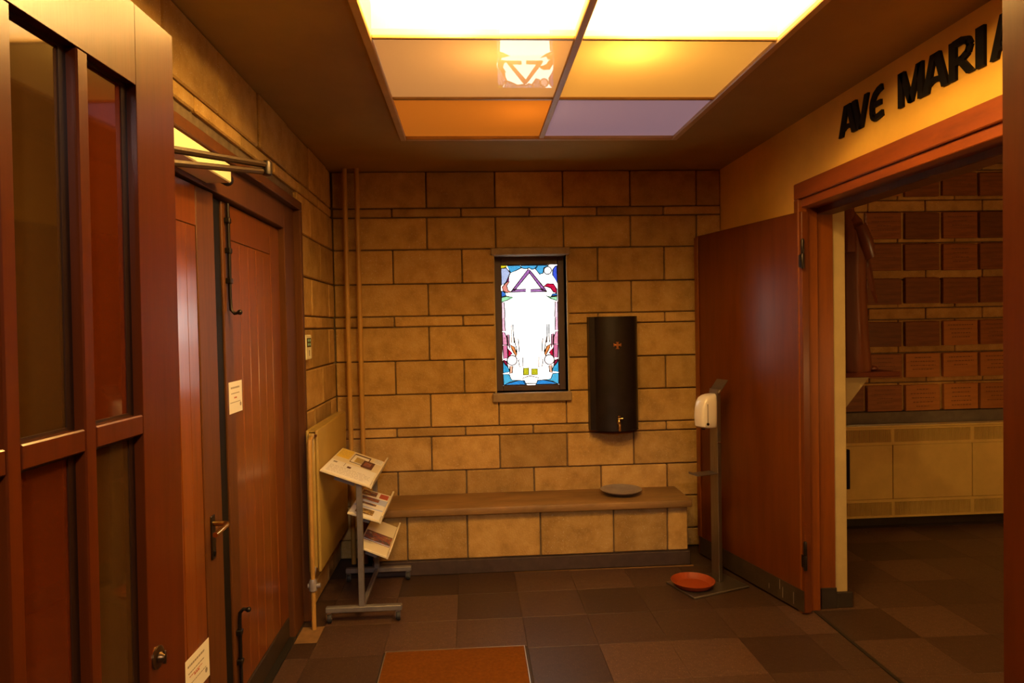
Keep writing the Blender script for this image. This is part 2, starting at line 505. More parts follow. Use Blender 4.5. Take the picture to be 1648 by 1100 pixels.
# left wall with the entrance opening
EY0, EY1, EZ = 1.73, 3.80, 2.29
mb = MB()
mb.box(XL - 0.32, XL - 0.02, YF - 0.25, EY0, 0, ZC + 0.3)
mb.box(XL - 0.32, XL - 0.02, EY1, YB + 0.34, 0, ZC + 0.3)
mb.box(XL - 0.32, XL - 0.02, EY0, EY1, EZ, ZC + 0.3)
wall_left = tag(obj('wall_left', mb, M['mortar']), 'stone block wall holding the entrance doors and radiator', 'wall', kind='structure')
for i in range(len(COURSES) - 1):
    z0, z1 = COURSES[i], COURSES[i + 1]
    off = 2.203 if (len(COURSES) - 1 - i) % 2 == 1 else 2.203 - PITCH / 2
    y = off + math.floor((YF - off) / PITCH) * PITCH
    while y < YB:
        a, b = max(y, YF), min(y + PITCH, YB - 0.005)
        y += PITCH
        segs = [(a, b)]
        if z0 < EZ - 0.03:
            segs = []
            if a < EY0: segs.append((a, min(b, EY0)))
            if b > EY1: segs.append((max(a, EY1), b))
        for s0, s1 in segs:
            if s1 - s0 < 0.03: continue
            j = JOINT / 2
            pr = random.choice((-0.004, -0.002, 0, 0.002, 0.004))
            zz = max(z0, EZ) if (z0 < EZ < z1 and s1 > EY0 + .01 and s0 < EY1 - .01) else z0
            block(wall_left, XL - 0.05 + pr, XL + pr, s0 + j, s1 - j, zz + j, z1 - j, M['stone'])

# right wall (plaster, 0.37 thick) with the chapel doorway
CY0, CY1, CZ = 1.46, 3.655, 2.275
XR2 = 2.055
mb = MB()
mb.box(XR, XR2, YF - 0.25, CY0, 0, ZC + 0.3)
mb.box(XR, XR2, CY1, YB + 0.34, 0, ZC + 0.3)
mb.box(XR, XR2, CY0, CY1, CZ, ZC + 0.3)
wall_right = tag(obj('wall_right', mb, M['plaster']), 'ochre plastered wall with the lettering above the chapel doorway', 'wall', kind='structure')
# cream plaster of the doorway's far reveal, seen beyond the wooden jamb
tag(obj('trim_5', MB().box(1.985, XR2 + 0.008, CY1 - 0.012, CY1 + 0.30, 0.0, CZ, bev=0.004), M['white_plaster']),
    'cream plaster edge of the wall beyond the chapel door frame', 'wall', kind='structure')
tag(obj('baseboard_right', MB().box(1.975, XR2 + 0.03, CY1 - 0.03, CY1 + 0.30, 0.0, 0.085, bev=0.004), M['skirt']),
    'black skirting block under the cream plaster edge', 'skirting', kind='structure')

# front wall round the inner doorway, and the porch behind the camera
mb = MB()
mb.box(XL - 0.3, -0.535, YF - 0.25, YF, 0, ZC + 0.3)
mb.box(0.90, XR + 0.01, YF - 0.25, YF, 0, ZC + 0.3)
mb.box(-0.535, 0.90, YF - 0.25, YF, 2.12, ZC + 0.3)
tag(obj('wall_front', mb, M['wood_dark']), 'dark wooden partition around the inner glazed doorway', 'wall', kind='structure')
mb = MB()
mb.box(-1.4, 1.9, -1.9, -1.8, 0, ZC + 0.3)
mb.box(-1.4, -1.3, -1.8, YF - 0.25, 0, ZC + 0.3)
mb.box(1.8, 1.9, -1.8, YF - 0.25, 0, ZC + 0.3)
tag(obj('wall_rear', mb, M['wood_dark']), 'dark wooden walls of the porch behind the glazed doorway', 'wall', kind='structure')

# ceiling with the light well
LX0, LX1, LY0, LY1 = -0.335, 1.170, 1.14, 3.845
mb = MB()
mb.box(-1.45, LX0, -1.9, YB + 0.05, ZC, ZC + 0.1)
mb.box(LX1, XR + 0.05, -1.9, YB + 0.05, ZC, ZC + 0.1)
mb.box(LX0, LX1, -1.9, LY0, ZC, ZC + 0.1)
mb.box(LX0, LX1, LY1, YB + 0.05, ZC, ZC + 0.1)
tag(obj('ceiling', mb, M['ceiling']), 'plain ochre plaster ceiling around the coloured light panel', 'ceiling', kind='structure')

# floor: screed with tiles laid on it
floor = tag(obj('floor', B(-1.5, 6.2, -2.0, 5.6, -0.12, -0.004), M['floor_dark']), 'floor of dark speckled square tiles', 'floor', kind='structure')
TP = 0.3555
def tile(x0, x1, y0, y1):
    if x1 - x0 < 0.02 or y1 - y0 < 0.02: return
    j = 0.0008
    block(floor, x0 + j, x1 - j, y0 + j, y1 - j, -0.006, 0.0, M['tile'], name='floor_tile', bev=0.0006)
MX0, MX1, MY0, MY1 = -0.45, 0.236, 2.72, 3.352
y = 3.69 - 9 * TP
row = 0
while y < 4.40:
    x = -0.105 - 3 * TP
    while x < 1.86:
        a, b, c, d = max(x, XL), min(x + TP, 1.842), y, min(y + TP, 4.384 - 0.006 * max(0, round((x + 0.4) / TP)))
        x += TP
        if b < a + 0.02: continue
        if y > 3.3 and b < -0.70:
            a, c = a, c
            if 3.3 < c < 3.5:
                tile(a, b, c, 3.50); tile(max(a, -0.755), b, 3.50, d); continue
        # the mat lies in a recess: tiles are cut round it
        if a < MX1 and b > MX0 and c < MY1 and d > MY0:
            if d > MY1: tile(a, b, MY1, d)
            if c < MY0: tile(a, b, c, MY0)
            cc, dd = max(c, MY0), min(d, MY1)
            if a < MX0: tile(a, MX0, cc, dd)
            if b > MX1: tile(MX1, b, cc, dd)
            continue
        tile(a, b, c, d)
    y += TP
obj('floor_strip', B(-0.64, 1.43, 4.335, 4.384, -0.0055, -0.0015), M['floor_base'], floor)
obj('floor_strip', B(-0.93, -0.755, 3.50, 3.69, -0.0055, -0.0005), M['floor_base'], floor)
# tiles at the side of the bench up to the back wall
tile(1.43, 1.842, 4.372, 4.75)
# chapel tiles
y = 0.4
while y < 4.95:
    x = 1.862
    while x < 5.0:
        tile(x, min(x + TP, 5.1), y, min(y + TP, 4.99))
        x += TP
    y += TP
# threshold strip
tag(obj('trim_4', B(1.843, 1.861, 1.46, 3.62, -0.004, 0.003), M['seam']), 'thin dark strip across the floor under the chapel doorway', 'threshold strip', kind='structure')

# ------------------------------------------------------------------ window with stained glass
win = tag(thing('window_1', 'narrow stained glass window glowing in the stone wall', 'window', (0, 0, 0), kind='structure'), 'narrow stained glass window glowing in the stone wall')
obj('window_lintel', B(0.150, 0.702, YB - 0.03, YB + 0.20, 2.086, 2.134, bev=0.006), M['trim_stone'], win)
obj('window_sill', B(0.144, 0.698, YB - 0.035, YB + 0.20, 1.066, 1.128, bev=0.006), M['trim_stone'], win)
fb = MB()
fy0, fy1 = YB + 0.125, YB + 0.175
GX0, GX1, GZ0, GZ1 = 0.226, 0.632, 1.166, 2.030
fb.box(WX0, GX0, fy0, fy1, WZ0, WZ1, bev=0.004)
fb.box(GX1, WX1, fy0, fy1, WZ0, WZ1, bev=0.004)
fb.box(GX0, GX1, fy0, fy1, WZ0, GZ0, bev=0.004)
fb.box(GX0, GX1, fy0, fy1, GZ1, WZ1, bev=0.004)
obj('window_frame', fb, M['window_frame'], win)
# plaster reveal at both sides
obj('window_reveal', MB().box(WX0 - 0.012, WX0, YB + 0.004, YB + 0.3, WZ0, WZ1).box(WX1, WX1 + 0.012, YB + 0.004, YB + 0.3, WZ0, WZ1), M['white_plaster'], win)
# the drawing of the window, as (column, row) of a 357 x 765 grid
GYL = YB + 0.15
def gp(x, y):
    u = (x - 103 - (y - 185) * 0.0196) / 358.0
    v = (y - 185) / 765.0
    return (GX0 + min(max(u, 0), 1) * (GX1 - GX0), GZ1 - min(max(v, 0), 1) * (GZ1 - GZ0))
def circ(cx, cy, r, n=16):
    return [(cx + r * math.cos(2 * PI * k / n), cy + r * math.sin(2 * PI * k / n)) for k in range(n)]
BLUE, SKY, CLEAR = (60, 130, 232), (80, 180, 240), (0.72, 0.74, 0.74)
came = MB()
def piece(pts, col, layer=1):
    q = [gp(*p) for p in pts]
    yy = GYL - 0.004 * layer
    obj('glass_piece', MB().prism(q, 'y', yy - 0.0015, yy + 0.0015), glass_mat(col), win)
    if layer > 0:
        came.tube([(p[0], yy - 0.001, p[1]) for p in q], 0.0042, seg=6, closed=True)
def mir(pts):
    return [(564 - x + 2 * (y - 185) * 0.0196, y) for x, y in pts][::-1]
# clear ground sheets
for y0, y1, t in ((185, 395, CLEAR), (395, 640, (0.9, 0.9, 0.9)), (640, 950, (0.78, 0.72, 0.70))):
    piece([(95, y0), (490, y0), (490, y1), (95, y1)], t, layer=0)
piece([(103, 185), (140, 185), (138, 200), (105, 205)], (240, 220, 40))
piece([(104, 206), (140, 203), (165, 236), (150, 265), (138, 292), (107, 315)], (190, 205, 250))
piece([(141, 187), (225, 187), (232, 205), (200, 220), (166, 233)], SKY)
piece([(228, 187), (335, 187), (320, 210), (300, 215), (284, 204), (262, 210), (236, 205)], SKY)
piece([(338, 187), (410, 189), (377, 205), (372, 240), (350, 246), (323, 212)], SKY)
piece([(450, 194), (460, 190), (463, 305), (432, 250), (433, 215)], (70, 95, 235))
piece(circ(401, 222, 25), (0.30, 0.27, 0.29))
piece([(160, 240), (152, 288), (137, 297)], (205, 45, 165))
piece([(112, 322), (140, 291), (160, 286), (142, 315), (150, 345), (176, 355), (140, 360), (117, 347)], (244, 150, 135))
piece([(278, 209), (288, 232), (192, 345), (168, 352)], (180, 112, 196))
piece([(283, 211), (302, 235), (385, 338), (398, 354), (366, 347), (286, 238)], (176, 108, 192))
piece([(176, 340), (262, 338), (262, 355), (172, 356)], (190, 130, 205))
piece([(292, 340), (372, 339), (396, 357), (292, 357)], (190, 130, 205))
piece([(372, 325), (398, 305), (438, 308), (458, 340), (459, 366), (438, 361), (420, 335), (396, 325)], (215, 25, 72))
piece([(107, 346), (131, 360), (137, 378), (108, 385)], BLUE)
piece([(108, 388), (139, 380), (187, 390), (150, 405), (108, 420)], (160, 228, 178))
piece([(385, 378), (420, 390), (461, 386), (461, 416), (420, 401)], (160, 228, 178))
piece([(430, 372), (460, 369), (462, 382), (421, 385)], BLUE)
half = [
    ([(112, 606), (128, 612), (143, 648), (145, 691), (115, 691)], (238, 160, 196)),
    ([(141, 622), (156, 626), (161, 716), (149, 691), (146, 648)], (236, 165, 200)),
    ([(116, 694), (145, 694), (149, 776), (120, 779)], (222, 125, 170)),
    ([(164, 690), (190, 705), (205, 750), (201, 766), (184, 740), (171, 716)], (250, 155, 85)),
    ([(151, 715), (177, 746), (150, 768)], (205, 20, 66)),
    ([(117, 782), (140, 795), (150, 828), (128, 810)], (150, 25, 70)),
    (circ(175, 790, 32), (0.34, 0.31, 0.33)),
    ([(117, 790), (128, 812), (150, 832), (160, 862), (118, 872)], (60, 175, 232)),
    ([(118, 876), (158, 880), (172, 914), (214, 917), (160, 930), (121, 947)], (80, 190, 240)),
    ([(123, 948), (162, 931), (216, 918), (254, 922), (270, 948)], (50, 150, 235)),
    ([(160, 826), (180, 828), (177, 870), (160, 876)], (252, 200, 170)),
]
for pts, col in half:
    piece(pts, col)
    piece(mir(pts), col)
# narrow border strips and the pale rays of the middle field
for y0, y1, c in ((420, 520, (250, 214, 232)), (520, 604, (242, 188, 214))):
    for q in ([(103, y0), (121, y0), (125, y1), (103, y1)],):
        q = [(x + (y - 185) * 0.0196, y) for x, y in q]
        piece(q, c)
        piece(mir(q), c)
PALE_GLASS = (0.50, 0.47, 0.44)
for q in ([(170, 560), (180, 560), (188, 680), (170, 680)], [(185, 640), (214, 655), (222, 740), (207, 740)], [(215, 790), (243, 770), (246, 838), (222, 830)]):
    piece(q, PALE_GLASS)
    piece(mir(q), PALE_GLASS)
piece([(247, 841), (281, 840), (280, 885), (246, 885)], (204, 208, 40))
piece([(299, 847), (337, 847), (338, 885), (299, 885)], (204, 208, 40))
piece([(240, 905), (290, 890), (345, 905), (330, 940), (255, 940)], (0.5, 0.48, 0.46))
cm = obj('lead_came', came, M['lead'], win)
cm['kind'] = 'stuff'

# ------------------------------------------------------------------ ceiling light panel
cl = thing('ceiling_light', 'large ceiling light panel of coloured frosted panes in a wooden frame', 'ceiling light', (0.42, 2.49, ZC))
cl_off = Vector(cl.location)
def lobj(name, mb, mat, root, **k):
    """geometry given in world coordinates, stored relative to its thing"""
    bmesh.ops.translate(mb.bm, vec=-Vector(root.location), verts=mb.bm.verts)
    return obj(name, mb, mat, root, **k)
fr = MB()
fz0, fz1 = ZC - 0.028, ZC + 0.012
e = 0.034
fr.box(LX0 - e, LX0, LY0 - e, LY1 + e, fz0, fz1, bev=0.004)
fr.box(LX1, LX1 + e, LY0 - e, LY1 + e, fz0, fz1, bev=0.004)
fr.box(LX0, LX1, LY0 - e, LY0, fz0, fz1, bev=0.004)
fr.box(LX0, LX1, LY1, LY1 + e, fz0, fz1, bev=0.004)
lobj('frame', fr, M['light_frame'], cl)
lobj('crossbar', B(0.405, 0.435, LY0, LY1, fz0 + 0.004, fz1, bev=0.003), M['light_frame'], cl)
ROWS = [LY0, 1.835, 2.525, 3.195, LY1]
for yy in ROWS[1:-1]:
    for xa, xb in ((LX0, 0.405), (0.435, LX1)):
        lobj('crossbar', B(xa, xb, yy - 0.010, yy + 0.010, fz0 + 0.006, fz1, bev=0.003), M['light_frame'], cl)
PANES = [  # row from the front wall: (tint, emitted colour, strength) for the two columns
    (((0.9, 0.80, 0.50), (1.0, 0.66, 0.28), 4.0), ((0.9, 0.80, 0.50), (1.0, 0.66, 0.28), 4.0)),
    (((0.95, 0.84, 0.52), (1.0, 0.72, 0.26), 1.0), ((0.95, 0.82, 0.55), (1.0, 0.66, 0.28), 1.5)),
    (((0.66, 0.38, 0.16), (0.90, 0.42, 0.13), 0.34), ((0.66, 0.43, 0.12), (0.95, 0.38, 0.06), 0.45)),
    (((0.75, 0.25, 0.03), (0.85, 0.24, 0.02), 0.34), ((0.24, 0.20, 0.34), (0.30, 0.17, 0.20), 0.70)),
]
for i in range(4):
    for j, (xa, xb) in enumerate(((LX0, 0.405), (0.435, LX1))):
        t, em, st = PANES[i][j]
        lobj('glass_pane', B(xa, xb, ROWS[i] + 0.010, ROWS[i + 1] - 0.010, ZC - 0.012, ZC - 0.006), pane_mat('frosted_pane', t, em, st, 0.75 if i < 2 else 0.0), cl)
bxm = MB()
bxm.box(LX0 - 0.01, LX0, LY0, LY1, ZC, ZC + 0.32)
bxm.box(LX1, LX1 + 0.01, LY0, LY1, ZC, ZC + 0.32)
bxm.box(LX0, LX1, LY0 - 0.01, LY0, ZC, ZC + 0.32)
bxm.box(LX0, LX1, LY1, LY1 + 0.01, ZC, ZC + 0.32)
bxm.box(LX0 - 0.01, LX1 + 0.01, LY0 - 0.01, LY1 + 0.01, ZC + 0.32, ZC + 0.33)
bxm.box(LX0, LX1, 2.520, 2.530, ZC + 0.012, ZC + 0.32)      # unseen baffle added to keep the bulbs' light off the farther panes
lobj('light_box', bxm, M['box_white'], cl)

# ------------------------------------------------------------------ inner glazed doors (folded open beside the camera)
def glazed_leaf(name, label, hinge, rotz, side, width=0.595):
    """side +1: the face looks to +x; the leaf runs along local y from the hinge"""
    d = thing(name, label, 'door', (*hinge, 0.008), rotz, kind='structure')
    W, Hh, T = width, 2.05, 0.045
    xs = (-T, 0.0) if side > 0 else (0.0, T)
    st, mu = 0.109, 0.022
    ow = (W - 2 * st - 2 * mu) / 3
    cols = [st, st + ow + mu, st + 2 * (ow + mu)]
    rails = [0.22, 0.478, 0.507, 0.966, 0.994, 1.448, 1.476, 1.937]
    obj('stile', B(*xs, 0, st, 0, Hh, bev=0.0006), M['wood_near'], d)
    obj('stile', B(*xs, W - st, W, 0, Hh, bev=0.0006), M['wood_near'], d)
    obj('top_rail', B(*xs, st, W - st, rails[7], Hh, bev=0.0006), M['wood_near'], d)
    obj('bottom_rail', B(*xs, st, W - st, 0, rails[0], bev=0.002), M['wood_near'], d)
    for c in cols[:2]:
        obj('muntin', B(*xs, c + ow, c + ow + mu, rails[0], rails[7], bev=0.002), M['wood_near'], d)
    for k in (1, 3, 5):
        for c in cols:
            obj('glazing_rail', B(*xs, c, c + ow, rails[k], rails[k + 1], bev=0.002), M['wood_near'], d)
    f = 1 if side > 0 else -1
    for ci, c in enumerate(cols):
        for k in range(4):
            z0, z1 = rails[2 * k], rails[2 * k + 1]
            g = M['red_glass'] if (ci + k) % 2 == 1 else M['brown_glass']
            xg = -f * 0.017
            obj('glass_pane', B(xg - 0.002, xg + 0.002, c, c + ow, z0, z1), g, d)
            b = MB()
            xb = sorted((-f * 0.0135, -f * 0.0150))
            for (a0, a1, b0, b1) in ((c, c + 0.004, z0, z1), (c + ow - 0.014, c + ow, z0, z1), (c + .004, c + ow - .014, z0, z0 + 0.004), (c + .004, c + ow - .014, z1 - 0.005, z1)):
                b.box(xb[0], xb[1], a0, a1, b0, b1)
            obj('bead_reflection_band', b, M['bead_reflection'], d)  # thin bead, widened on one side to imitate the reveal's dark reflection
    # lock: round rose with a short turn
    k = obj('lock_rose', MB().lathe([(0.0165, 0), (0.0165, f * 0.002), (0.014, f * 0.003)], (0, W - 0.085, 1.118), 24, 'x'), M['bronze_fitting'], d, smooth=True)
    obj('lock_turn', MB().lathe([(0.008, f * 0.004), (0.007, f * 0.009), (0.005, f * 0.012)], (0, W - 0.085, 1.118), 16, 'x').box(*sorted((f * 0.008, f * 0.013)), W - 0.0865, W - 0.0835, 1.108, 1.128, bev=0.001), M['bronze_fitting'], k, smooth=True)
    return d
a = -0.047
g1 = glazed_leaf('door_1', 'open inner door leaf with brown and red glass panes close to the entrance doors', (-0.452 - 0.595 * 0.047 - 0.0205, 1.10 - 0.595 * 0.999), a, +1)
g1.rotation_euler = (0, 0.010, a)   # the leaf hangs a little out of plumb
glazed_leaf('door_5', 'edge of the opposite open inner door leaf in front of the lettering', (0.780, 0.337), 0.035, -1)

# ------------------------------------------------------------------ entrance doors in the left wall
fx0, fx1 = XL - 0.10, XL + 0.015
fr = tag(thing('trim_1', 'brown wooden frame around the two entrance door leaves', 'door frame', (0, 0, 0), kind='structure'), 'brown wooden frame around the two entrance door leaves')
for (y0, y1) in ((EY1 - 0.045, EY1), (EY0, EY0 + 0.045)):
    obj('casing', B(XL - 0.02, fx1 + 0.012, y0, y1, 0, EZ - 0.045, bev=0.004), M['wood_dark'], fr)
obj('casing', B(XL - 0.02, fx1 + 0.012, EY0, EY1, EZ - 0.045, EZ, bev=0.004), M['wood_dark'], fr)
LEAF0, LEAF1, LMID, LTOP = 1.955, 3.568, 2.742, 2.116
obj('jamb', B(fx0, XL - 0.01, LEAF1, EY1 - 0.045, 0, EZ - 0.045, bev=0.003), M['wood_dark'], fr)
obj('jamb', B(fx0, XL - 0.01, EY0 + 0.045, LEAF0, 0, EZ - 0.045, bev=0.003), M['wood_dark'], fr)
obj('header', B(fx0, XL - 0.01, LEAF0, LEAF1, LTOP + 0.004, EZ - 0.045, bev=0.003), M['wood_dark'], fr)
obj('door_threshold', B(fx0 - 0.06, XL - 0.004, LEAF0, LEAF1, -0.01, 0.006), M['seam'], fr)
obj('door_backing', B(fx0 - 0.2, fx0 - 0.17, EY0 - 0.05, EY1 + 0.05, -0.02, EZ + 0.05), M['black'], fr)

def plank_leaf(name, label, hy, rotz, sgn, width, meet, hinge_st, zkick=0.105):
    """leaf hinged at hy, running along local y by sgn*width; face at local x = 0"""
    d = thing(name, label, 'door', (XL - 0.04, hy, 0.008), rotz, kind='structure')
    T = 0.05
    Y = lambda a, b: sorted((sgn * a, sgn * b))
    H0 = LTOP - 0.012
    obj('stile', B(-T, 0, *Y(0, hinge_st), zkick, H0, bev=0.002), M['wood'], d)
    obj('meeting_stile', B(-T, 0.002, *Y(width - meet, width), zkick, H0, bev=0.003), M['wood_dark'], d)
    obj('top_rail', B(-T, 0, *Y(hinge_st + 0.001, width - meet - 0.001), 1.962, H0, bev=0.002), M['wood'], d)
    obj('kick_board', B(-T, 0.004, *Y(0, width), 0, zkick - 0.002, bev=0.002), M['kick'], d)
    n = 5
    pw = (width - meet - hinge_st - 0.002) / n
    for i in range(n):
        a0 = hinge_st + 0.001 + i * pw
        obj('plank', B(-T, -0.002 + random.choice((-0.0006, 0, 0.0006)), *Y(a0 + 0.0012, a0 + pw - 0.0012), zkick, 1.960, bev=0.0016), M['wood'], d)
    obj('leaf_core', B(-T + 0.004, -0.012, *Y(0.002, width - 0.002), 0.004, H0 - 0.004), M['seam'], d)
    return d

d3 = plank_leaf('door_3', 'closed entrance door leaf of orange planks beside the radiator', LEAF1 - 0.004, 0.0, -1, LEAF1 - LMID - 0.024, 0.098, 0.15)
AJ = 0.035
W2 = 0.655
d2 = plank_leaf('door_2', 'orange plank entrance door leaf with lever handle standing slightly ajar', LEAF0 + 0.004, -AJ, 1, W2, 0.150, 0.11)
# lever handle on the ajar leaf
hp = obj('handle_plate', B(0.002, 0.008, W2 - 0.112, W2 - 0.078, 0.765, 0.925, bev=0.003), M['iron'], d2)
obj('lever', MB().tube([(0.004, W2 - 0.095, 0.895), (0.045, W2 - 0.095, 0.895), (0.058, W2 - 0.102, 0.894), (0.062, W2 - 0.118, 0.893), (0.062, W2 - 0.215, 0.888)], 0.0095, seg=12), M['brass'], hp, smooth=True)
obj('keyhole', MB().lathe([(0.009, 0.008), (0.009, 0.011), (0.005, 0.012)], (0, W2 - 0.095, 0.785), 14, 'x'), M['black'], hp, smooth=True)
obj('gap_shade_strip', B(-0.03, -0.006, -(LEAF1 - 0.004 - 2.60), -(LEAF1 - LMID - 0.024) - 0.001, 0.0, LTOP - 0.014), M['black'], d3)  # black strip put in for the shaded gap between the two leaves
# long bolts on the closed leaf (local coordinates of door_3: x from the face, y from the hinge)
def d3y(y): return y - (LEAF1 - 0.004)
by = d3y(2.798)
bolt = MB().tube([(0.014, by, 2.10), (0.014, by, 1.72), (0.016, by, 1.675), (0.030, by, 1.660), (0.046, by, 1.664)], 0.007, seg=10)
bolt.sphere((0.050, by, 1.665), 0.011)
bt = obj('upper_bolt', bolt, M['iron'], d3, smooth=True)
for z in (2.02, 1.90, 1.78):
    obj('bolt_guide', B(0.0, 0.024, by - 0.014, by + 0.014, z, z + 0.022, bev=0.003), M['iron'], bt)
bolt = MB().tube([(0.014, by, 0.02), (0.014, by, 0.42), (0.016, by, 0.45), (0.030, by, 0.465), (0.046, by, 0.462)], 0.007, seg=10)
bolt.sphere((0.050, by, 0.462), 0.011)
bt = obj('lower_bolt', bolt, M['iron'], d3, smooth=True)
for z in (0.10, 0.24, 0.36):
    obj('bolt_guide', B(0.0, 0.024, by - 0.014, by + 0.014, z, z + 0.022, bev=0.003), M['iron'], bt)

# paper notices fixed to the doors
def notice(name, label, cx_, cy_, cz_, w_, h_, rotz, red):
    n = thing(name, label, 'notice', (cx_, cy_, cz_), rotz, group='paper notices on the entrance doors')
    obj('sheet', B(0, 0.0012, -w_ / 2, w_ / 2, -h_ / 2, h_ / 2), M['paper'], n)
    pr, pd = MB(), MB()
    def line(m, a0, a1, z, t):
        x = a0
        while x < a1:
            l = random.uniform(0.006, 0.016)
            m.box(0.0012, 0.0016, -w_ / 2 + x * w_ if False else x, min(x + l, a1), z, z + t)
            x += l + 0.003
    line(pr, -w_ * 0.36, w_ * 0.30, h_ * 0.28, 0.007)
    line(pr, -w_ * 0.34, w_ * 0.28, h_ * 0.11, 0.004)
    line(pd, -w_ * 0.12, w_ * 0.08, -h_ * 0.04, 0.006)
    line(pr, -w_ * 0.42, w_ * 0.36, -h_ * 0.17, 0.003)
    if red:
        line(pd, -w_ * 0.30, w_ * 0.2, h_ * 0.02, 0.003)
        pd.lathe([(0.013, 0.0012), (0.013, 0.0016)], (0, -w_ * 0.30, -h_ * 0.30), 16, 'x')
        pr.lathe([(0.008, 0.0012), (0.008, 0.0018)], (0, -w_ * 0.30, -h_ * 0.30), 12, 'x')
    pr.lathe([(0.009, 0.0012), (0.009, 0.0016)], (0, w_ * 0.36, -h_ * 0.26), 12, 'x')
    obj('printed_text', pr, M['print'], n)['kind'] = 'stuff'
    obj('red_printed_text', pd, M['print_red'], n)['kind'] = 'stuff'
notice('paper_notice', 'white paper notice stuck at eye level on the closed plank door', XL - 0.0385, 2.862, 1.328, 0.155, 0.128, 0.0, False)
NX, NY = XL - 0.04 + math.sin(AJ) * 0.415, LEAF0 + 0.004 + 0.415 * math.cos(AJ)
notice('paper_notice', 'white paper notice with a red mark low on the ajar plank door', NX + 0.0005, NY - 0.01, 0.445, 0.195, 0.135, -AJ, True)

# door closer on the header
dc = thing('door_closer', 'cream door closer with folded brown arms above the entrance doors', 'door closer', (XL - 0.01, 2.2, 2.165))
lobj('closer_cover', B(XL - 0.01, -0.85, 1.96, 2.535, 2.133, 2.198, bev=0.004), M['cream_cover'], dc)
lobj('end_cap', MB().lathe([(0.018, 2.535), (0.022, 2.54), (0.022, 2.60), (0.016, 2.615)], (-0.885, 0, 2.157), 18, 'y'), M['black'], dc, smooth=True)
lobj('upper_arm', MB().tube([(-0.842, 1.90, 2.100), (-0.675, 2.354, 2.155)], 0.011, seg=8), M['arm'], dc, smooth=True)
lobj('lower_arm', MB().tube([(-0.842, 1.90, 2.060), (-0.682, 2.354, 2.132)], 0.010, seg=8), M['arm'], dc, smooth=True)
lobj('spindle', MB().lathe([(0.014, 2.045), (0.014, 2.134)], (-0.865, 1.985, 0), 14).box(-0.90, -0.842, 1.97, 2.0, 2.05, 2.062).box(-0.862, -0.83, 1.89, 2.0, 2.050, 2.068), M['iron'], dc, smooth=True)
lobj('elbow_joint', MB().lathe([(0.013, 2.120), (0.016, 2.123), (0.016, 2.162), (0.012, 2.168)], (-0.672, 2.356, 0), 16, 'z'), M['iron'], dc, smooth=True)

# thermostat
th = thing('thermostat', 'small cream thermostat with dark display on the stone wall', 'thermostat', (XL + 0.004, 3.875, 1.50))
obj('housing', B(0, 0.024, -0.060, 0.060, -0.070, 0.068, bev=0.004), M['cream_cover'], th)
obj('display', B(0.023, 0.0255, -0.046, 0.046, 0.000, 0.050), M['lcd'], th)
dg = MB()
for k in (-0.030, 0.008):
    dg.box(0.0255, 0.0265, k, k + 0.022, 0.030, 0.044).box(0.0255, 0.0265, k, k + 0.022, 0.008, 0.022)
obj('display_digits', dg, M['lcd_on'], th)
obj('slider', B(0.023, 0.027, -0.004, 0.004, -0.050, -0.018), M['print'], th)

# ------------------------------------------------------------------ radiator and pipes
RY0, RY1 = 3.715, 4.535
ra = thing('radiator', 'cream panel radiator on the stone wall behind the leaflet stand', 'radiator', (-0.86, 4.12, 0.28))
lobj('front_panel', B(-0.848, -0.830, RY0, RY1, 0.285, 1.056, bev=0.008, seg=3), M['radiator'], ra, smooth=True)
lobj('rear_panel', B(-0.896, -0.880, RY0, RY1, 0.285, 1.056, bev=0.007, seg=3), M['radiator'], ra, smooth=True)
g = MB()
for k in range(40):
    yy = RY0 + 0.012 + k * 0.02
    g.box(-0.882, -0.846, yy, yy + 0.012, 1.044, 1.054)
g = lobj('top_grille', g, M['radiator'], ra)
g['kind'] = 'stuff'
lobj('side_cover', B(-0.881, -0.847, RY0 - 0.010, RY0 + 0.008, 0.31, 1.04, bev=0.006, seg=2), M['radiator'], ra, smooth=True)
lobj('side_cover', B(-0.881, -0.847, RY1 - 0.008, RY1 + 0.010, 0.31, 1.04, bev=0.006, seg=2), M['radiator'], ra, smooth=True)
for yy in (3.88, 4.36):
    lobj('wall_bracket', B(-0.922, -0.895, yy, yy + 0.04, 0.35, 1.0), M['iron'], ra)
lobj('feed_pipe', MB().tube([(-0.864, RY0, 1.015), (-0.864, RY0 - 0.03, 1.015), (-0.864, RY0 - 0.048, 1.005), (-0.864, RY0 - 0.055, 0.98), (-0.864, RY0 - 0.055, 0.33), (-0.864, RY0 - 0.055, 0.0)], 0.0125, seg=12), M['pipe'], ra, smooth=True)
lobj('bleed_screw', MB().lathe([(0.007, RY0 - 0.022), (0.007, RY0 - 0.009)], (-0.838, 0, 1.03), 12, 'y'), M['chrome'], ra, smooth=True)
v = lobj('valve', MB().lathe([(0.016, 0.205), (0.022, 0.21), (0.022, 0.255), (0.016, 0.27)], (-0.864, RY0 - 0.055, 0), 14).tube([(-0.89, RY0 - 0.055, 0.235), (-0.825, RY0 - 0.055, 0.235)], 0.013, seg=12).tube([(-0.864, RY0 - 0.055, 0.285), (-0.864, RY0, 0.315)], 0.011), M['pewter'], ra, smooth=True)

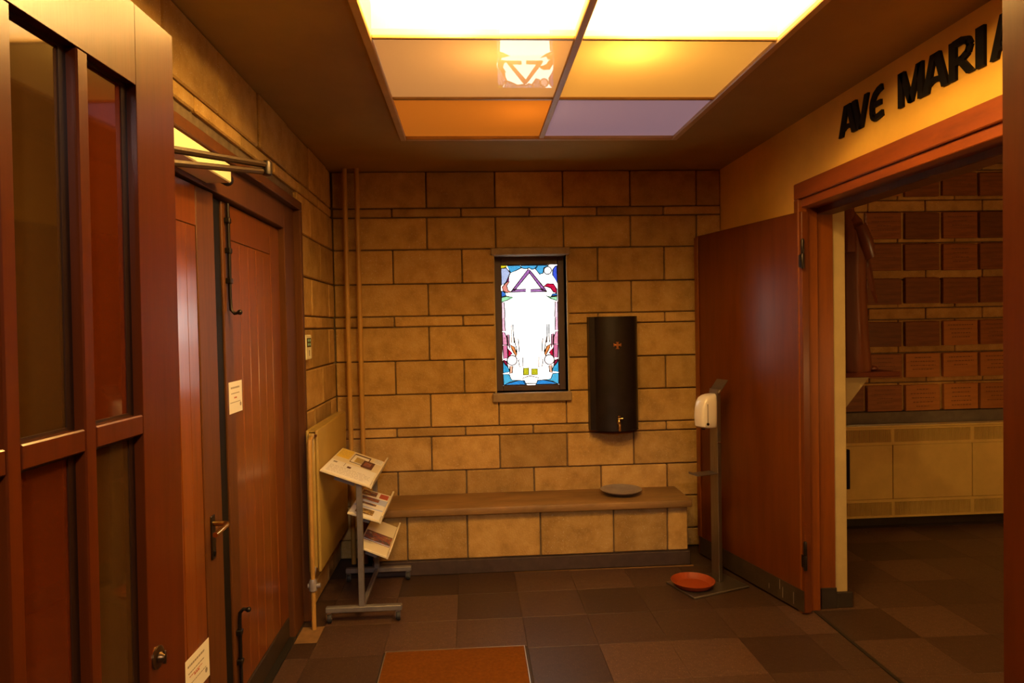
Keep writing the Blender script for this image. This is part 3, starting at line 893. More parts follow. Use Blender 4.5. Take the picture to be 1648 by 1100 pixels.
for x, lab in ((-0.822, 'tan heating pipe in the room corner nearer the radiator'), (-0.742, 'tan heating pipe beside the corner pipe, closer to the window')):
    p = thing('heating_pipe', lab, 'pipe', (x, 4.66, 0), group='heating pipes in the room corner')
    obj('pipe_run', MB().tube([(0, 0, 0.0), (0, 0, 1.3), (0, 0, ZC)], 0.0165, seg=16), M['pipe'], p, smooth=True)
    for z in (0.7, 2.2):
        obj('pipe_clip', MB().lathe([(0.019, z - 0.012), (0.019, z + 0.012)], (0, 0, 0), 16).tube([(0, 0.01, z), (0, 0.092, z)], 0.004), M['pipe'], p, smooth=True)

# ------------------------------------------------------------------ stone bench
be = thing('stone_bench', 'long stone bench with a brown slab seat under the window', 'bench', (0.4, 4.55, 0))
lobj('seat_slab', B(-0.69, 1.424, 4.35, 4.742, 0.388, 0.437, bev=0.010, seg=2), M['slab'], be, smooth=True)
lobj('masonry_core', B(-0.65, 1.39, 4.42, 4.742, 0.0, 0.386), M['mortar'], be)
jx = [-0.66, -0.435, -0.048, 0.428, 0.911, 1.271, 1.408]
for a0, a1 in zip(jx, jx[1:]):
    o = block(be, a0 + 0.004, a1 - 0.004, 4.40 + random.choice((-0.003, 0, 0.003)), 4.45, 0.094, 0.385, M['stone'])
    o.location -= Vector(be.location)
for k in range(1):
    o = block(be, 1.365, 1.405, 4.455, 4.742, 0.094, 0.385, M['stone'])
    o.location -= Vector(be.location)
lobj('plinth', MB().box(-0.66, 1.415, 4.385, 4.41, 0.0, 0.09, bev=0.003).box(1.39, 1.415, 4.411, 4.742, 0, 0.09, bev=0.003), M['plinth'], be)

# dish on the bench
ds = MB().lathe([(0.055, 0.0), (0.060, 0.003), (0.095, 0.012), (0.130, 0.028), (0.140, 0.034), (0.141, 0.037), (0.134, 0.036), (0.095, 0.020), (0.04, 0.012), (0.004, 0.011)], (0, 0, 0), 48)
o = tag(obj('metal_dish', ds, M['pewter'], smooth=True, loc=(0.998, 4.56, 0.4372)), 'shallow round pewter dish lying on the stone bench', 'dish')

# ------------------------------------------------------------------ holy water tank
tk = thing('water_tank', 'tall dark half-round water tank with brass tap on the stone wall', 'water tank', (0.985, YB, 0.87))
pts = [(0.815 - 0.985, 0.0), (0.815 - 0.985, -0.085)]
for k in range(0, 21):
    t = k / 20
    a_ = PI * (0.94 - 0.88 * t)
    pts.append((0.012 + 0.142 * math.cos(a_) * 1.04, -0.085 - 0.085 * math.sin(a_)))
pts += [(1.150 - 0.985, -0.085), (1.150 - 0.985, 0.0)]
obj('tank_body', MB().prism(pts, 'z', 0.0, 0.765), M['bronze'], tk, smooth=True)
lid = [(x * 1.0, y - (0.004 if y < -0.05 else 0)) for x, y in pts]
obj('tank_lid', MB().prism(lid, 'z', 0.765, 0.776), M['bronze'], tk)
obj('tank_rim', MB().prism(lid, 'z', -0.008, 0.0), M['bronze'], tk)
obj('tank_corner_glint', MB().tube([(0.866 - 0.985, -0.1205, 0.004), (0.866 - 0.985, -0.1205, 0.762)], 0.0022, seg=8), M['steel'], tk, smooth=True)  # pale strip standing in for light caught along the tank's corner
em = MB()
ex, ez, ey = 0.008, 0.578, -0.170
em.box(ex - 0.009, ex + 0.009, ey - 0.006, ey + 0.004, ez - 0.030, ez + 0.030, bev=0.002)
em.box(ex - 0.030, ex - 0.009, ey - 0.006, ey + 0.006, ez - 0.004, ez + 0.014, bev=0.002)
em.box(ex + 0.009, ex + 0.030, ey - 0.006, ey + 0.006, ez - 0.004, ez + 0.014, bev=0.002)
for sx in (-1, 1):
    em.box(ex + sx * 0.031 - 0.004, ex + sx * 0.031 + 0.004, ey - 0.006, ey + 0.008, ez - 0.010, ez + 0.020, bev=0.002)
em.box(ex - 0.016, ex + 0.016, ey - 0.006, ey + 0.004, ez + 0.026, ez + 0.032, bev=0.002)
em.box(ex - 0.016, ex + 0.016, ey - 0.006, ey + 0.004, ez - 0.032, ez - 0.026, bev=0.002)
bmesh.ops.transform(em.bm, matrix=Matrix.Translation((ex, ey, ez)) @ Matrix.Scale(0.76, 4) @ Matrix.Translation((-ex, -ey, -ez)), verts=em.bm.verts)
obj('cross_emblem', em, M['copper'], tk)
tp = obj('tap', MB().tube([(0.005, -0.165, 0.055), (0.005, -0.205, 0.055), (0.005, -0.218, 0.045), (0.005, -0.220, 0.0)], [0.010, 0.010, 0.009, 0.008], seg=12)
         .lathe([(0.010, 0.045), (0.013, 0.055), (0.010, 0.072), (0.006, 0.078)], (0.005, -0.200, 0), 14), M['brass'], tk, smooth=True)
obj('tap_lever', MB().tube([(0.005, -0.200, 0.075), (0.006, -0.202, 0.105)], [0.006, 0.009], seg=10).tube([(-0.004, -0.203, 0.082), (0.030, -0.203, 0.085)], [0.004, 0.007], seg=10), M['brass'], tp, smooth=True)

# ------------------------------------------------------------------ chapel doorway: frame and open leaf
cf = thing('trim_2', 'orange wooden frame of the chapel doorway', 'door frame', (0, 0, 0), kind='structure')
obj('casing', B(XR - 0.022, XR + 0.03, CY1 - 0.085, CY1 - 0.035, 0, CZ - 0.03, bev=0.004), M['wood'], cf)
obj('casing', B(XR - 0.022, XR + 0.03, CY0 - 0.03, CY0 + 0.02, 0, CZ - 0.03, bev=0.004), M['wood'], cf)
obj('casing', B(XR - 0.022, XR + 0.03, CY0 - 0.03, CY1 - 0.035, CZ - 0.03, CZ + 0.055, bev=0.004), M['wood_trim'], cf)
obj('jamb', B(XR + 0.03, 1.885, CY1 - 0.055, CY1 - 0.004, 0, CZ - 0.05, bev=0.003), M['wood'], cf)
obj('jamb', B(1.885, 1.988, CY1 - 0.025, CY1 - 0.002, 0, CZ - 0.09, bev=0.003), M['wood'], cf)
obj('jamb', B(XR + 0.03, 1.985, CY0 + 0.004, CY0 + 0.045, 0, CZ - 0.05, bev=0.003), M['wood'], cf)
obj('head', B(XR - 0.004, 1.885, CY0 + 0.02, CY1 - 0.055, CZ - 0.075, CZ - 0.03, bev=0.003), M['wood_trim'], cf)
obj('head', B(1.885, 1.988, CY0 + 0.02, CY1 - 0.025, CZ - 0.105, CZ - 0.03, bev=0.003), M['wood_dark'], cf)
obj('jamb_block', B(1.90, 1.990, CY1 - 0.034, CY1 - 0.024, 0, 0.115, bev=0.003), M['skirt'], cf)

dl = math.hypot(1.535 - 1.775, 4.585 - 3.55)
ang = math.atan2(-(1.535 - 1.775), 4.585 - 3.55)
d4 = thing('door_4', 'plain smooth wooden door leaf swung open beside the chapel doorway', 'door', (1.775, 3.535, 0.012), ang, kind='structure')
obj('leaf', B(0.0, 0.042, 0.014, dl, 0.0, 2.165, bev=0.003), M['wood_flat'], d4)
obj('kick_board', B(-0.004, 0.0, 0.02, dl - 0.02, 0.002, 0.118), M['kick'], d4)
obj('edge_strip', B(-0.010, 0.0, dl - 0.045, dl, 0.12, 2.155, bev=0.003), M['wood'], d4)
sc = MB()
for yy, z0, z1 in ((0.10, 0.02, 0.085), (0.19, 0.02, 0.08), (0.215, 0.06, 0.115), (0.31, 0.03, 0.06)):
    sc.box(-0.0045, -0.004, yy, yy + 0.003, z0, z1)
obj('scuff_marks', sc, M['scuff'], d4)
for z in (1.86, 0.24):
    hg = obj('hinge', MB().lathe([(0.0085, z), (0.010, z + 0.004), (0.010, z + 0.074), (0.0085, z + 0.078)], (-0.008, 0.0, 0), 12)
             .lathe([(0.0085, z + 0.080), (0.010, z + 0.084), (0.010, z + 0.150), (0.007, z + 0.156)], (-0.008, 0.0, 0), 12), M['iron'], d4, smooth=True)
    obj('hinge_plate', B(-0.002, 0.0, 0.008, 0.045, z + 0.008, z + 0.075), M['iron'], hg)

# ------------------------------------------------------------------ black letters AVE MARIA on the right wall
LZ, LH = 2.459, 0.1395
def letter(ch, y_left, y_right, label):
    """strokes in a box s 0..1 (reading direction, towards the camera) by t 0..1"""
    L = thing('wall_letter', label, 'letter', (XR, (y_left + y_right) / 2, LZ), group='black letters above the chapel doorway')
    wd = y_left - y_right
    def P(s, t): return (wd / 2 - s * wd, t * LH)
    m = MB()
    def stroke(p0, p1, w0, w1=None):
        w1 = w0 if w1 is None else w1
        w0, w1 = w0 * 0.88, w1 * 0.88
        (s0, t0), (s1, t1) = p0, p1
        m.prism([P(s0 - w0 / 2, t0), P(s0 + w0 / 2, t0), P(s1 + w1 / 2, t1), P(s1 - w1 / 2, t1)], 'x', -0.012, 0.0)
    def hbar(s0, s1, t0, t1):
        m.prism([P(s0, t0), P(s1, t0), P(s1, t1), P(s0, t1)], 'x', -0.0118, 0.0)
    def arc(pts, wt):
        for (a0, b0), (a1, b1) in zip(pts, pts[1:]):
            dx, dy = (a1 - a0) * wd, (b1 - b0) * LH
            ln = math.hypot(dx, dy)
            nx, ny = -dy / ln * wt / 2, dx / ln * wt / 2
            ex, ey = dx / ln * 0.002, dy / ln * 0.002
            q = [(a0 * wd + nx - ex, b0 * LH + ny - ey), (a0 * wd - nx - ex, b0 * LH - ny - ey), (a1 * wd - nx + ex, b1 * LH - ny + ey), (a1 * wd + nx + ex, b1 * LH + ny + ey)]
            m.prism([(wd / 2 - u, v_) for u, v_ in q], 'x', -0.0119, 0.0)
    if ch == 'A':
        stroke((0.13, 0), (0.43, 1), 0.25, 0.24)
        stroke((0.86, 0), (0.56, 1), 0.27, 0.26)
        arc([(0.14 + 0.70 * k / 6, 0.14 + 0.16 * math.sin(PI * k / 6)) for k in range(7)], 0.020)
    elif ch == 'V':
        stroke((0.46, 0), (0.15, 1), 0.24, 0.27)
        stroke((0.54, 0), (0.87, 1), 0.24, 0.24)
    elif ch == 'E':
        arc([(0.92, 0.94), (0.66, 0.90), (0.42, 0.80), (0.26, 0.64), (0.20, 0.48), (0.20, 0.30), (0.26, 0.14), (0.42, 0.08), (0.66, 0.10), (0.95, 0.14)], 0.027)
        hbar(0.24, 0.86, 0.42, 0.58)
    elif ch == 'M':
        stroke((0.11, 0), (0.11, 1), 0.22)
        stroke((0.89, 0), (0.89, 1), 0.22)
        stroke((0.50, 0.02), (0.16, 1), 0.20, 0.24)
        stroke((0.50, 0.02), (0.84, 1), 0.20, 0.24)
    elif ch == 'R':
        stroke((0.16, 0), (0.16, 1), 0.30)
        arc([(0.18, 0.92), (0.50, 0.93), (0.74, 0.86), (0.82, 0.72), (0.74, 0.56), (0.52, 0.46), (0.24, 0.44)], 0.026)
        stroke((0.84, 0.02), (0.42, 0.48), 0.30, 0.28)
    elif ch == 'I':
        stroke((0.5, 0), (0.5, 1), 0.95)
    obj('letter_body', m, M['black'], L)
letter('A', 3.185, 3.032, 'black letter A that starts the word AVE')
letter('V', 3.073, 2.936, 'black letter V in the middle of the word AVE')
letter('E', 2.936, 2.834, 'black rounded letter E that ends the word AVE')
letter('M', 2.731, 2.573, 'black letter M that starts the word MARIA')
letter('A', 2.580, 2.431, 'black letter A between the M and the R of MARIA')
letter('R', 2.433, 2.303, 'black letter R in the middle of the word MARIA')
letter('I', 2.300, 2.253, 'black letter I of the word MARIA')
letter('A', 2.234, 2.088, 'black letter A ending MARIA, partly hidden by the door edge')

# ------------------------------------------------------------------ hand gel stand
ga = math.radians(19.4)
gs = thing('sanitizer_stand', 'steel stand carrying a white hand gel dispenser beside the open door', 'dispenser stand', (1.40, 4.02, 0.0), ga)
ux, uy = math.cos(ga), math.sin(ga)
def gl_(x, y):
    dx, dy = x - 1.40, y - 4.02
    return (dx * ux + dy * uy, -dx * uy + dy * ux)
obj('base_plate', B(-0.205, 0.20, -0.138, 0.138, 0.0005, 0.013, bev=0.003), M['steel'], gs)
px, py = gl_(1.478, 4.07)
obj('post', B(px - 0.014, px + 0.014, py - 0.036, py + 0.036, 0.013, 1.19, bev=0.003), M['steel'], gs)
obj('sign_plate', B(-0.002, 0.002, -0.05, 0.05, 0.0, 0.10, mtx=Matrix.Translation((px - 0.005, py, 1.165)) @ Matrix.Rotation(math.radians(40), 4, 'Y')), M['steel'], gs)
# dispenser: upright rounded body, front towards the bench
dp = []
def sec(z, x0, x1, hw, n=28):
    ring = []
    for k in range(n):
        a_ = 2 * PI * k / n
        ca, sa = math.cos(a_), math.sin(a_)
        ex_ = abs(ca) ** 0.45 * (1 if ca >= 0 else -1)
        ey_ = abs(sa) ** 0.45 * (1 if sa >= 0 else -1)
        ring.append(((x0 + x1) / 2 + ex_ * (x1 - x0) / 2, py + ey_ * hw, z))
    return ring
xb_ = px - 0.014
Dz = 0.955
prof = [(0.0, 0.075, 0.030), (0.004, 0.100, 0.044), (0.014, 0.112, 0.050), (0.06, 0.116, 0.052), (0.12, 0.112, 0.052), (0.16, 0.102, 0.051), (0.182, 0.088, 0.048), (0.196, 0.066, 0.042), (0.204, 0.040, 0.030), (0.207, 0.018, 0.016)]
dsp = obj('dispenser_body', MB().loft([sec(Dz + z, xb_ - d_, xb_, hw) for z, d_, hw in prof]), M['white'], gs, smooth=True)
obj('level_window', B(xb_ - 0.085, xb_ - 0.079, py - 0.0535, py - 0.050, Dz + 0.035, Dz + 0.15), M['print'], dsp)
obj('lock_button', MB().lathe([(0.0085, -0.054), (0.0085, -0.050)], (xb_ - 0.082, py, Dz + 0.030), 14, 'y'), M['iron'], dsp, smooth=True)
obj('nozzle', MB().lathe([(0.010, -0.010), (0.013, 0.0)], (xb_ - 0.075, py, Dz), 14), M['rubber'], dsp, smooth=True)
obj('drip_tray', MB().box(xb_ - 0.155, xb_, py - 0.045, py + 0.045, 0.676, 0.681, bev=0.002).box(xb_ - 0.155, xb_ - 0.151, py - 0.045, py + 0.045, 0.681, 0.690), M['steel'], gs)
obj('bolt', MB().lathe([(0.005, -0.040), (0.005, -0.036)], (px - 0.008, py, 0.865), 10, 'y').lathe([(0.005, -0.040), (0.005, -0.036)], (px + 0.008, py, 0.865), 10, 'y'), M['chrome'], gs, smooth=True)
dish = MB().lathe([(0.090, 0.0), (0.098, 0.002), (0.118, 0.020), (0.128, 0.034), (0.131, 0.037), (0.127, 0.038), (0.116, 0.026), (0.096, 0.009), (0.02, 0.008)], (0, 0, 0), 40)
tag(obj('orange_saucer', dish, M['orange_dish'], smooth=True, loc=(1.300, 3.990, 0.0132)), 'round orange terracotta saucer on the steel base of the gel stand', 'saucer')

# ------------------------------------------------------------------ leaflet stand
ls = thing('leaflet_stand', 'grey metal leaflet stand on castors with three sloping cream shelves', 'leaflet stand', (-0.62, 4.08, 0))
def lsb(name, mb, mat, parent=None, **k):
    bmesh.ops.translate(mb.bm, vec=-Vector(ls.location), verts=mb.bm.verts)
    return obj(name, mb, mat, parent or ls, **k)
lsb('post', B(-0.636, -0.606, 3.715, 3.745, 0.085, 0.755, bev=0.002), M['grey_metal'])
lsb('post', B(-0.636, -0.606, 4.310, 4.340, 0.085, 0.755, bev=0.002), M['grey_metal'])
lsb('foot', B(-0.815, -0.405, 3.712, 3.748, 0.058, 0.088, bev=0.004), M['grey_metal'])
lsb('foot', B(-0.815, -0.405, 4.307, 4.343, 0.058, 0.088, bev=0.004), M['grey_metal'])
lsb('crossbar', B(-0.633, -0.609, 3.748, 4.307, 0.062, 0.084, bev=0.003), M['grey_metal'])
for cx_ in (-0.795, -0.425):
    for cy_ in (3.73, 4.325):
        c = lsb('caster', MB().lathe([(0.024, cx_ + 0.018 - 0.030), (0.026, cx_ + 0.018 - 0.026), (0.026, cx_ + 0.018 - 0.012), (0.024, cx_ + 0.018 - 0.008)], (0, cy_, 0.0262), 20, 'x'), M['rubber'], smooth=True)
        lsb('caster_fork', MB().box(cx_ - 0.016, cx_ - 0.013, cy_ - 0.014, cy_ + 0.014, 0.020, 0.058).box(cx_ + 0.011, cx_ + 0.014, cy_ - 0.014, cy_ + 0.014, 0.020, 0.058).box(cx_ - 0.016, cx_ + 0.014, cy_ - 0.014, cy_ + 0.014, 0.053, 0.059), M['chrome'], c)
SH = []
def shelf(x0, z0, x1, z1, y0, y1):
    """board sloping from (x0, z0) down to (x1, z1) with a lip along its low edge"""
    L_ = math.hypot(x1 - x0, z1 - z0)
    th_ = math.atan2(-(z1 - z0), x1 - x0)
    mt = Matrix.Translation((x0, y0, z0)) @ Matrix.Rotation(th_, 4, 'Y')
    s = lsb('shelf', B(0, L_, 0, y1 - y0, -0.012, 0.0, bev=0.002, mtx=mt), M['shelf'])
    lsb('shelf_lip', B(L_, L_ + 0.010, 0, y1 - y0, -0.014, 0.034, bev=0.002, mtx=mt), M['shelf'], s)
    for q in (0.02, y1 - y0 - 0.04):
        lsb('shelf_bracket', B(L_ * 0.3, L_ * 0.7, q, q + 0.02, -0.034, -0.0125, mtx=mt), M['grey_metal'], s)
    return mt, L_, y1 - y0, th_
S1 = shelf(-0.820, 0.848, -0.556, 0.747, 3.70, 4.35)
S2 = shelf(-0.690, 0.597, -0.518, 0.540, 3.755, 4.305)
S3 = shelf(-0.640, 0.408, -0.484, 0.342, 3.755, 4.305)

def leaflet(label, Sx, a0, a1, b0, b1, mat, pics=(), lines=None, lift=0.0004, thick=0.0016, name='leaflet'):
    """sheet lying on a shelf: a along the slope, b along the shelf (both 0..1)"""
    mt, L_, W_, th_ = Sx
    ctr = mt @ Vector(((a0 + a1) / 2 * L_, (b0 + b1) / 2 * W_, lift))
    t = bpy.data.objects.new(name, None)
    C.objects.link(t)
    t.location = ctr
    t.rotation_euler = (0, th_, 0)
    tag(t, label, 'leaflet', group='leaflets on the stand')
    hx, hy = (a1 - a0) / 2 * L_, (b1 - b0) / 2 * W_
    obj('sheet', B(-hx, hx, -hy, hy, 0, thick), mat, t)
    for (p0, p1, q0, q1, pm) in pics:
        obj('picture', B(-hx + 2 * hx * p0, -hx + 2 * hx * p1, -hy + 2 * hy * q0, -hy + 2 * hy * q1, thick, thick + 0.0004), pm, t)
    if lines:
        m = MB()
        q0, q1, n = lines
        for k in range(n):
            q = q0 + (q1 - q0) * (k + 0.5) / n
            x = -hx + 2 * hx * 0.06
            end = -hx + 2 * hx * random.uniform(0.75, 0.94)
            while x < end:
                l = random.uniform(0.008, 0.03)
                m.box(x, min(x + l, end), -hy + 2 * hy * q, -hy + 2 * hy * q + 0.0035, thick, thick + 0.0003)
                x += l + 0.005
        obj('printed_text', m, M['print'], t)['kind'] = 'stuff'
leaflet('large white printed sheet lying across the front half of the top shelf', S1, 0.02, 0.985, 0.015, 0.46, M['paper'],
        pics=((0.06, 0.14, 0.80, 0.90, M['print']), (0.38, 0.46, 0.66, 0.80, M['paper_brown']), (0.30, 0.31, 0.70, 0.98, M['print'])), lines=(0.06, 0.60, 7))
leaflet('yellow leaflet at the high corner of the top shelf', S1, 0.03, 0.30, 0.62, 0.97, M['paper_yellow'], lines=(0.2, 0.8, 4))
leaflet('white card with a dark border and yellow panel on the top shelf', S1, 0.34, 0.70, 0.56, 0.93, M['paper_brown'],
        pics=((0.04, 0.94, 0.03, 0.86, M['paper']), (0.22, 0.72, 0.10, 0.66, M['paper_yellow'])), lift=0.0004)
leaflet('small dark brown card overlapping the bordered card on the top shelf', S1, 0.60, 0.84, 0.50, 0.76, M['paper_brown'], pics=((0.15, 0.75, 0.2, 0.8, M['photo']),), lift=0.0034)
leaflet('white card with fine print by the lip of the top shelf', S1, 0.78, 0.975, 0.79, 0.985, M['paper'], lines=(0.1, 0.9, 5))
leaflet('white leaflet with gold picture at the front of the middle shelf', S2, 0.03, 0.97, 0.02, 0.27, M['paper'], pics=((0.15, 0.74, 0.25, 0.95, M['photo_gold']),))
leaflet('white and blue leaflet with a dark strip on the middle shelf', S2, 0.03, 0.97, 0.29, 0.50, M['paper'], pics=((0.02, 0.98, 0.02, 0.22, M['paper_blue']), (0.02, 0.70, 0.62, 0.95, M['photo'])))
leaflet('bluish leaflet with a photo on the middle shelf', S2, 0.03, 0.97, 0.52, 0.72, M['paper_blue'], pics=((0.1, 0.72, 0.3, 0.9, M['photo']),))
leaflet('red leaflet at the far end of the middle shelf', S2, 0.03, 0.97, 0.74, 0.97, M['paper'], pics=((0.02, 0.55, 0.1, 0.9, M['photo']), (0.66, 0.97, 0.1, 0.9, M['paper_red'])))
leaflet('booklet with a dark photo on the lowest shelf', S3, 0.04, 0.97, 0.26, 0.56, M['photo'], pics=((0.0, 1.0, 0.93, 1.0, M['paper_brown']), (0.0, 1.0, 0.0, 0.08, M['paper_blue'])), thick=0.003)

# ------------------------------------------------------------------ door mat
mt_ = thing('door_mat', 'brown coir mat let into the tiles near the glazed doors', 'mat', ((MX0 + MX1) / 2, (MY0 + MY1) / 2, 0))
lobj('mat_field', B(MX0 + 0.004, MX1 - 0.004, MY0 + 0.004, MY1 - 0.004, -0.004, 0.006, bev=0.002), M['mat'], mt_)
em = MB()
em.box(MX1 - 0.004, MX1, MY0, MY1, -0.004, 0.007).box(MX0, MX0 + 0.004, MY0, MY1, -0.004, 0.007)
em.box(MX0 + 0.004, MX1 - 0.004, MY0, MY0 + 0.004, -0.004, 0.007).box(MX0 + 0.004, MX1 - 0.004, MY1 - 0.004, MY1, -0.004, 0.007)
lobj('mat_rim', em, M['mat_edge'], mt_)

# ------------------------------------------------------------------ chapel beyond the doorway
CYB = 5.21
cw = tag(obj('wall_chapel', B(XR2 - 0.4, 5.2, CYB + 0.02, CYB + 0.3, 0, 3.2), M['mortar']), 'stone wall of the chapel covered in wooden plaques', 'wall', kind='structure')
COURSES_C = [0.86, 1.085, 1.32, 1.585, 1.675, 1.90, 2.19, 2.435, 2.525, 2.76, 3.0]
for i in range(len(COURSES_C) - 1):
    z0, z1 = COURSES_C[i], COURSES_C[i + 1]
    x = 2.02 - (0.24 if i % 2 else 0.0) - 0.05
    while x < 5.0:
        block(cw, max(x, 2.06) + 0.004, x + 0.466, CYB + random.choice((-0.003, 0, 0.003)), CYB + 0.04, z0 + 0.004, z1 - 0.004, M['stone'])
        x += 0.47
obj('stone_ledge', B(2.06, 5.15, CYB - 0.03, CYB + 0.03, 0.745, 0.856, bev=0.005), M['ledge'], cw)
mb = MB()
mb.box(5.1, 5.3, 0.1, CYB + 0.3, 0, 3.2)
mb.box(XR2 - 0.1, 5.3, -0.1, 0.1, 0, 3.2)
tag(obj('wall_chapel_side', mb, M['plaster']), 'plastered side walls of the chapel', 'wall', kind='structure')
tag(obj('ceiling_chapel', B(XR2 - 0.1, 5.3, -0.1, CYB + 0.3, 2.98, 3.1), M['ceiling']), 'dark ceiling of the chapel', 'ceiling', kind='structure')
obj('ceiling_beam', B(XR2, 5.1, CYB - 0.12, CYB - 0.02, 2.80, 2.98, bev=0.004), M['wood_dark'], bpy.data.objects['ceiling_chapel'])

# wooden plaques: seven rows
PR = [(2.548, 2.735), (2.213, 2.426), (1.963, 2.176), (1.703, 1.912), (1.372, 1.573), (1.120, 1.316), (0.862, 1.074)]
PC = [(2.785, 3.080), (3.100, 3.393), (3.414, 3.705), (3.725, 4.018), (4.030, 4.322)]
RN = ['top', 'second', 'third', 'fourth', 'fifth', 'sixth', 'bottom']
CN = ['first visible', 'second', 'third', 'fourth', 'fifth']
PALE = {(0, 1), (5, 2), (5, 3), (5, 4), (6, 2), (6, 3), (6, 4), (4, 3)}
for r_, (z0, z1) in enumerate(PR):
    for c_, (x0, x1) in enumerate(PC):
        if c_ == 0 and r_ != 6:
            continue
        shade = 'pale' if (r_, c_) in PALE else 'dark'
        t = thing('wall_plaque', '%s wooden plaque, %s from the statue in the %s row' % (shade, CN[c_], RN[r_]), 'plaque',
                  ((x0 + x1) / 2 + random.uniform(-.003, .003), CYB - 0.005, (z0 + z1) / 2 + random.uniform(-.004, .004)), group='wooden plaques on the chapel wall')
        t.rotation_euler = (0, random.uniform(-0.014, 0.014), 0)
        hw, hh = (x1 - x0) / 2 - 0.006, (z1 - z0) / 2 - 0.004
        obj('board', B(-hw, hw, -0.028, 0.0, -hh, hh, bev=0.003), M['plaque_pale'] if shade == 'pale' else M['plaque'], t)
        tx = MB()
        for k in range(random.choice((3, 4, 4, 5))):
            z = hh * 0.62 - k * hh * 0.33
            l = random.uniform(0.35, 0.8) * hw
            x = -l
            while x < l:
                q = random.uniform(0.008, 0.024)
                tx.box(x, min(x + q, l), -0.0284, -0.0280, z, z + 0.007)
                x += q + 0.006
        obj('engraved_text', tx, M['engrave'], t)['kind'] = 'stuff'

# convector cabinet
cv = thing('convector_cabinet', 'long cream convector cabinet with slotted grilles under the plaques', 'convector', (3.5, 5.09, 0))
CX = [2.56, 3.195, 3.829, 4.463, 5.06]
cy0, cy1 = 5.0, 5.085
lobj('cabinet_body', B(CX[0], CX[-1], cy0 + 0.014, cy1, 0.074, 0.765), M['dark_grille'], cv)
lobj('cabinet_top', B(CX[0], CX[-1], cy0 - 0.006, cy1, 0.765, 0.780, bev=0.003), M['cream'], cv)
lobj('toe_board', B(CX[0], CX[-1], cy0 + 0.05, cy1, 0.0, 0.073), M['skirt'], cv)
for i in range(4):
    a0, a1 = CX[i], CX[i + 1]
    lobj('panel', B(a0 + 0.003, a1 - 0.003, cy0, cy0 + 0.014, 0.217, 0.628, bev=0.002), M['cream'], cv)
    lobj('rail', B(a0, a1, cy0, cy0 + 0.014, 0.630, 0.652), M['cream'], cv)
    lobj('rail', B(a0, a1, cy0, cy0 + 0.014, 0.193, 0.215), M['cream'], cv)
    lobj('rail', B(a0, a1, cy0, cy0 + 0.014, 0.074, 0.090), M['cream'], cv)
    lobj('rail', B(a0, a1, cy0, cy0 + 0.014, 0.750, 0.764), M['cream'], cv)
    for z0, z1 in ((0.652, 0.750), (0.090, 0.193)):
        lobj('stile', B(a0, a0 + 0.014, cy0, cy0 + 0.014, z0, z1), M['cream'], cv)
        lobj('stile', B(a1 - 0.014, a1, cy0, cy0 + 0.014, z0, z1), M['cream'], cv)
        gm = MB()
        x = a0 + 0.020
        while x < a1 - 0.020:
            gm.box(x, x + 0.0055, cy0 + 0.003, cy0 + 0.013, z0, z1)
            x += 0.0112
        g_ = lobj('grille_bars', gm, M['cream'], cv)
        g_['kind'] = 'stuff'
lobj('black_fitting', B(2.795, 2.838, 4.965, 5.0, 0.31, 0.61, bev=0.004), M['black'], cv)

# ------------------------------------------------------------------ statue on its bracket
sy = 3.96
sb = thing('statue_bracket', 'wooden shelf on a cream plaster corbel carrying the statue', 'bracket', (XR2 + 0.008, sy, 1.25))
lobj('shelf_board', B(XR2 + 0.009, 2.50, sy - 0.13, sy + 0.13, 1.256, 1.285, bev=0.004), M['bracket'], sb)
lobj('corbel', MB().prism([(XR2 + 0.009, 0.92), (2.09, 0.94), (2.345, 1.254), (XR2 + 0.009, 1.254)], 'y', sy - 0.07, sy + 0.07), M['white_plaster'], sb)
st_ = thing('statue', 'reddish carved wooden statue of a robed figure with joined hands on the bracket', 'statue', (2.265, sy, 1.286))
def ell(z, cx_, rx, ry, fold, n=40, ph=0.0):
    out = []
    for k in range(n):
        a_ = 2 * PI * k / n
        f = 1 + fold * (0.6 * math.sin(7 * a_ + ph) + 0.4 * math.sin(11 * a_ + 1.3 * ph))
        out.append((cx_ + rx * f * math.cos(a_), ry * f * math.sin(a_), z))
    return out
body = MB().loft([ell(0.0, 0.0, 0.108, 0.125, 0.03, ph=0.0), ell(0.03, 0.0, 0.112, 0.128, 0.07, ph=0.1), ell(0.15, -0.002, 0.102, 0.118, 0.08, ph=0.3),
                  ell(0.32, -0.005, 0.096, 0.112, 0.07, ph=0.6), ell(0.48, -0.008, 0.093, 0.110, 0.05, ph=0.9), ell(0.60, -0.008, 0.095, 0.114, 0.035, ph=1.1),
                  ell(0.72, -0.008, 0.098, 0.122, 0.03, ph=1.3), ell(0.82, -0.012, 0.092, 0.126, 0.02, ph=1.4), ell(0.89, -0.018, 0.078, 0.112, 0.01), ell(0.935, -0.02, 0.052, 0.07, 0.0), ell(0.965, -0.018, 0.040, 0.044, 0.0), ell(1.0, -0.014, 0.038, 0.040, 0.0)])
obj('robe', body, M['statue'], st_, smooth=True)
hd = MB().sphere((-0.005, 0, 1.065), 0.062, 1.0, 0.86, 1.22)
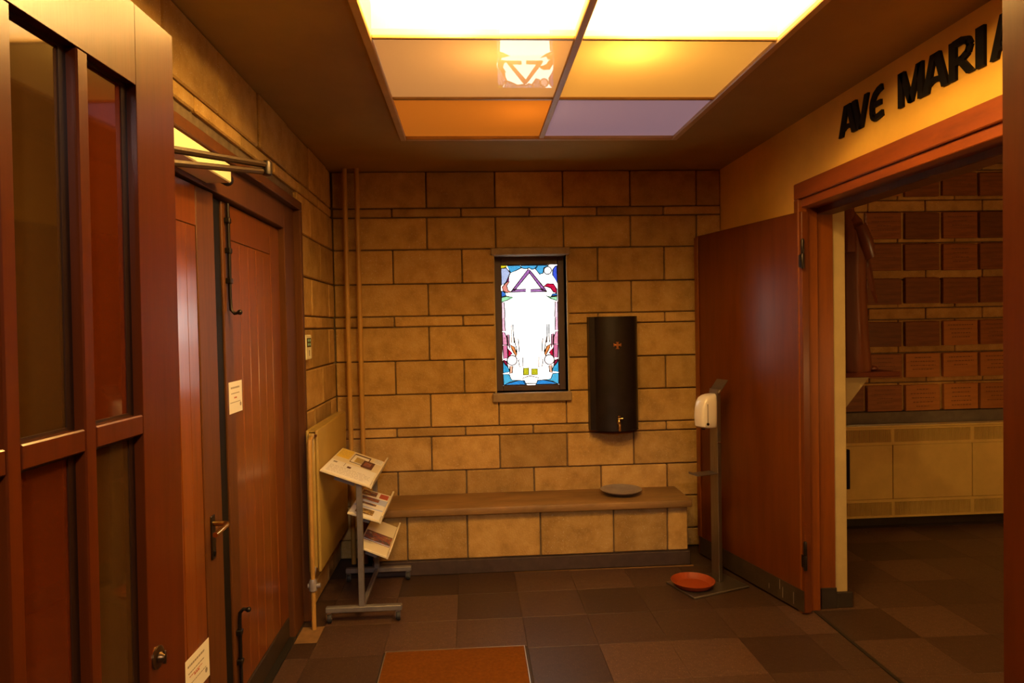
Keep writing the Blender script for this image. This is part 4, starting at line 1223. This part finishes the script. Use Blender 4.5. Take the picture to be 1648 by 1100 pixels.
hd.sphere((0.056, 0, 1.058), 0.011, 1.0, 0.8, 1.5).sphere((0.045, 0.022, 1.074), 0.010).sphere((0.045, -0.022, 1.074), 0.010).sphere((0.050, 0, 1.030), 0.012, 0.8, 1.4, 0.5).sphere((0.040, 0, 1.005), 0.018)
obj('head', hd, M['statue'], st_, smooth=True)
veil = MB()
veil.loft([ell(z, cx_, rx, ry, fo, ph=z * 4) for z, cx_, rx, ry, fo in ((0.70, -0.055, 0.075, 0.128, 0.04), (0.82, -0.05, 0.070, 0.126, 0.03), (0.93, -0.045, 0.062, 0.095, 0.02), (1.0, -0.035, 0.056, 0.074, 0.01), (1.08, -0.028, 0.056, 0.066, 0), (1.13, -0.026, 0.048, 0.056, 0), (1.155, -0.024, 0.026, 0.030, 0))])
obj('veil', veil, M['statue'], st_, smooth=True)
for s_ in (-1, 1):
    obj('arm', MB().tube([(0.0, s_ * 0.105, 0.85), (0.035, s_ * 0.115, 0.76), (0.06, s_ * 0.095, 0.69), (0.088, s_ * 0.045, 0.715), (0.108, s_ * 0.014, 0.748)], [0.042, 0.042, 0.040, 0.030, 0.018], seg=14), M['statue'], st_, smooth=True)
    obj('hand', MB().tube([(0.104, s_ * 0.010, 0.738), (0.112, s_ * 0.009, 0.762), (0.116, s_ * 0.008, 0.790), (0.118, s_ * 0.006, 0.812)], [0.010, 0.0105, 0.008, 0.004], seg=10), M['statue'], st_, smooth=True)
    obj('sleeve', MB().loft([[(0.060, s_ * 0.085, 0.715), (0.100, s_ * 0.030, 0.735), (0.090, s_ * 0.018, 0.700), (0.050, s_ * 0.075, 0.670)],
                             [(0.070, s_ * 0.090, 0.62), (0.120, s_ * 0.040, 0.60), (0.105, s_ * 0.028, 0.58), (0.055, s_ * 0.078, 0.60)],
                             [(0.105, s_ * 0.082, 0.47), (0.150, s_ * 0.048, 0.405), (0.138, s_ * 0.040, 0.40), (0.092, s_ * 0.072, 0.47)]]), M['statue'], st_, smooth=False)
    obj('foot', MB().sphere((0.108, s_ * 0.045, 0.016), 0.03, 1.3, 0.8, 0.55), M['statue'], st_, smooth=True)
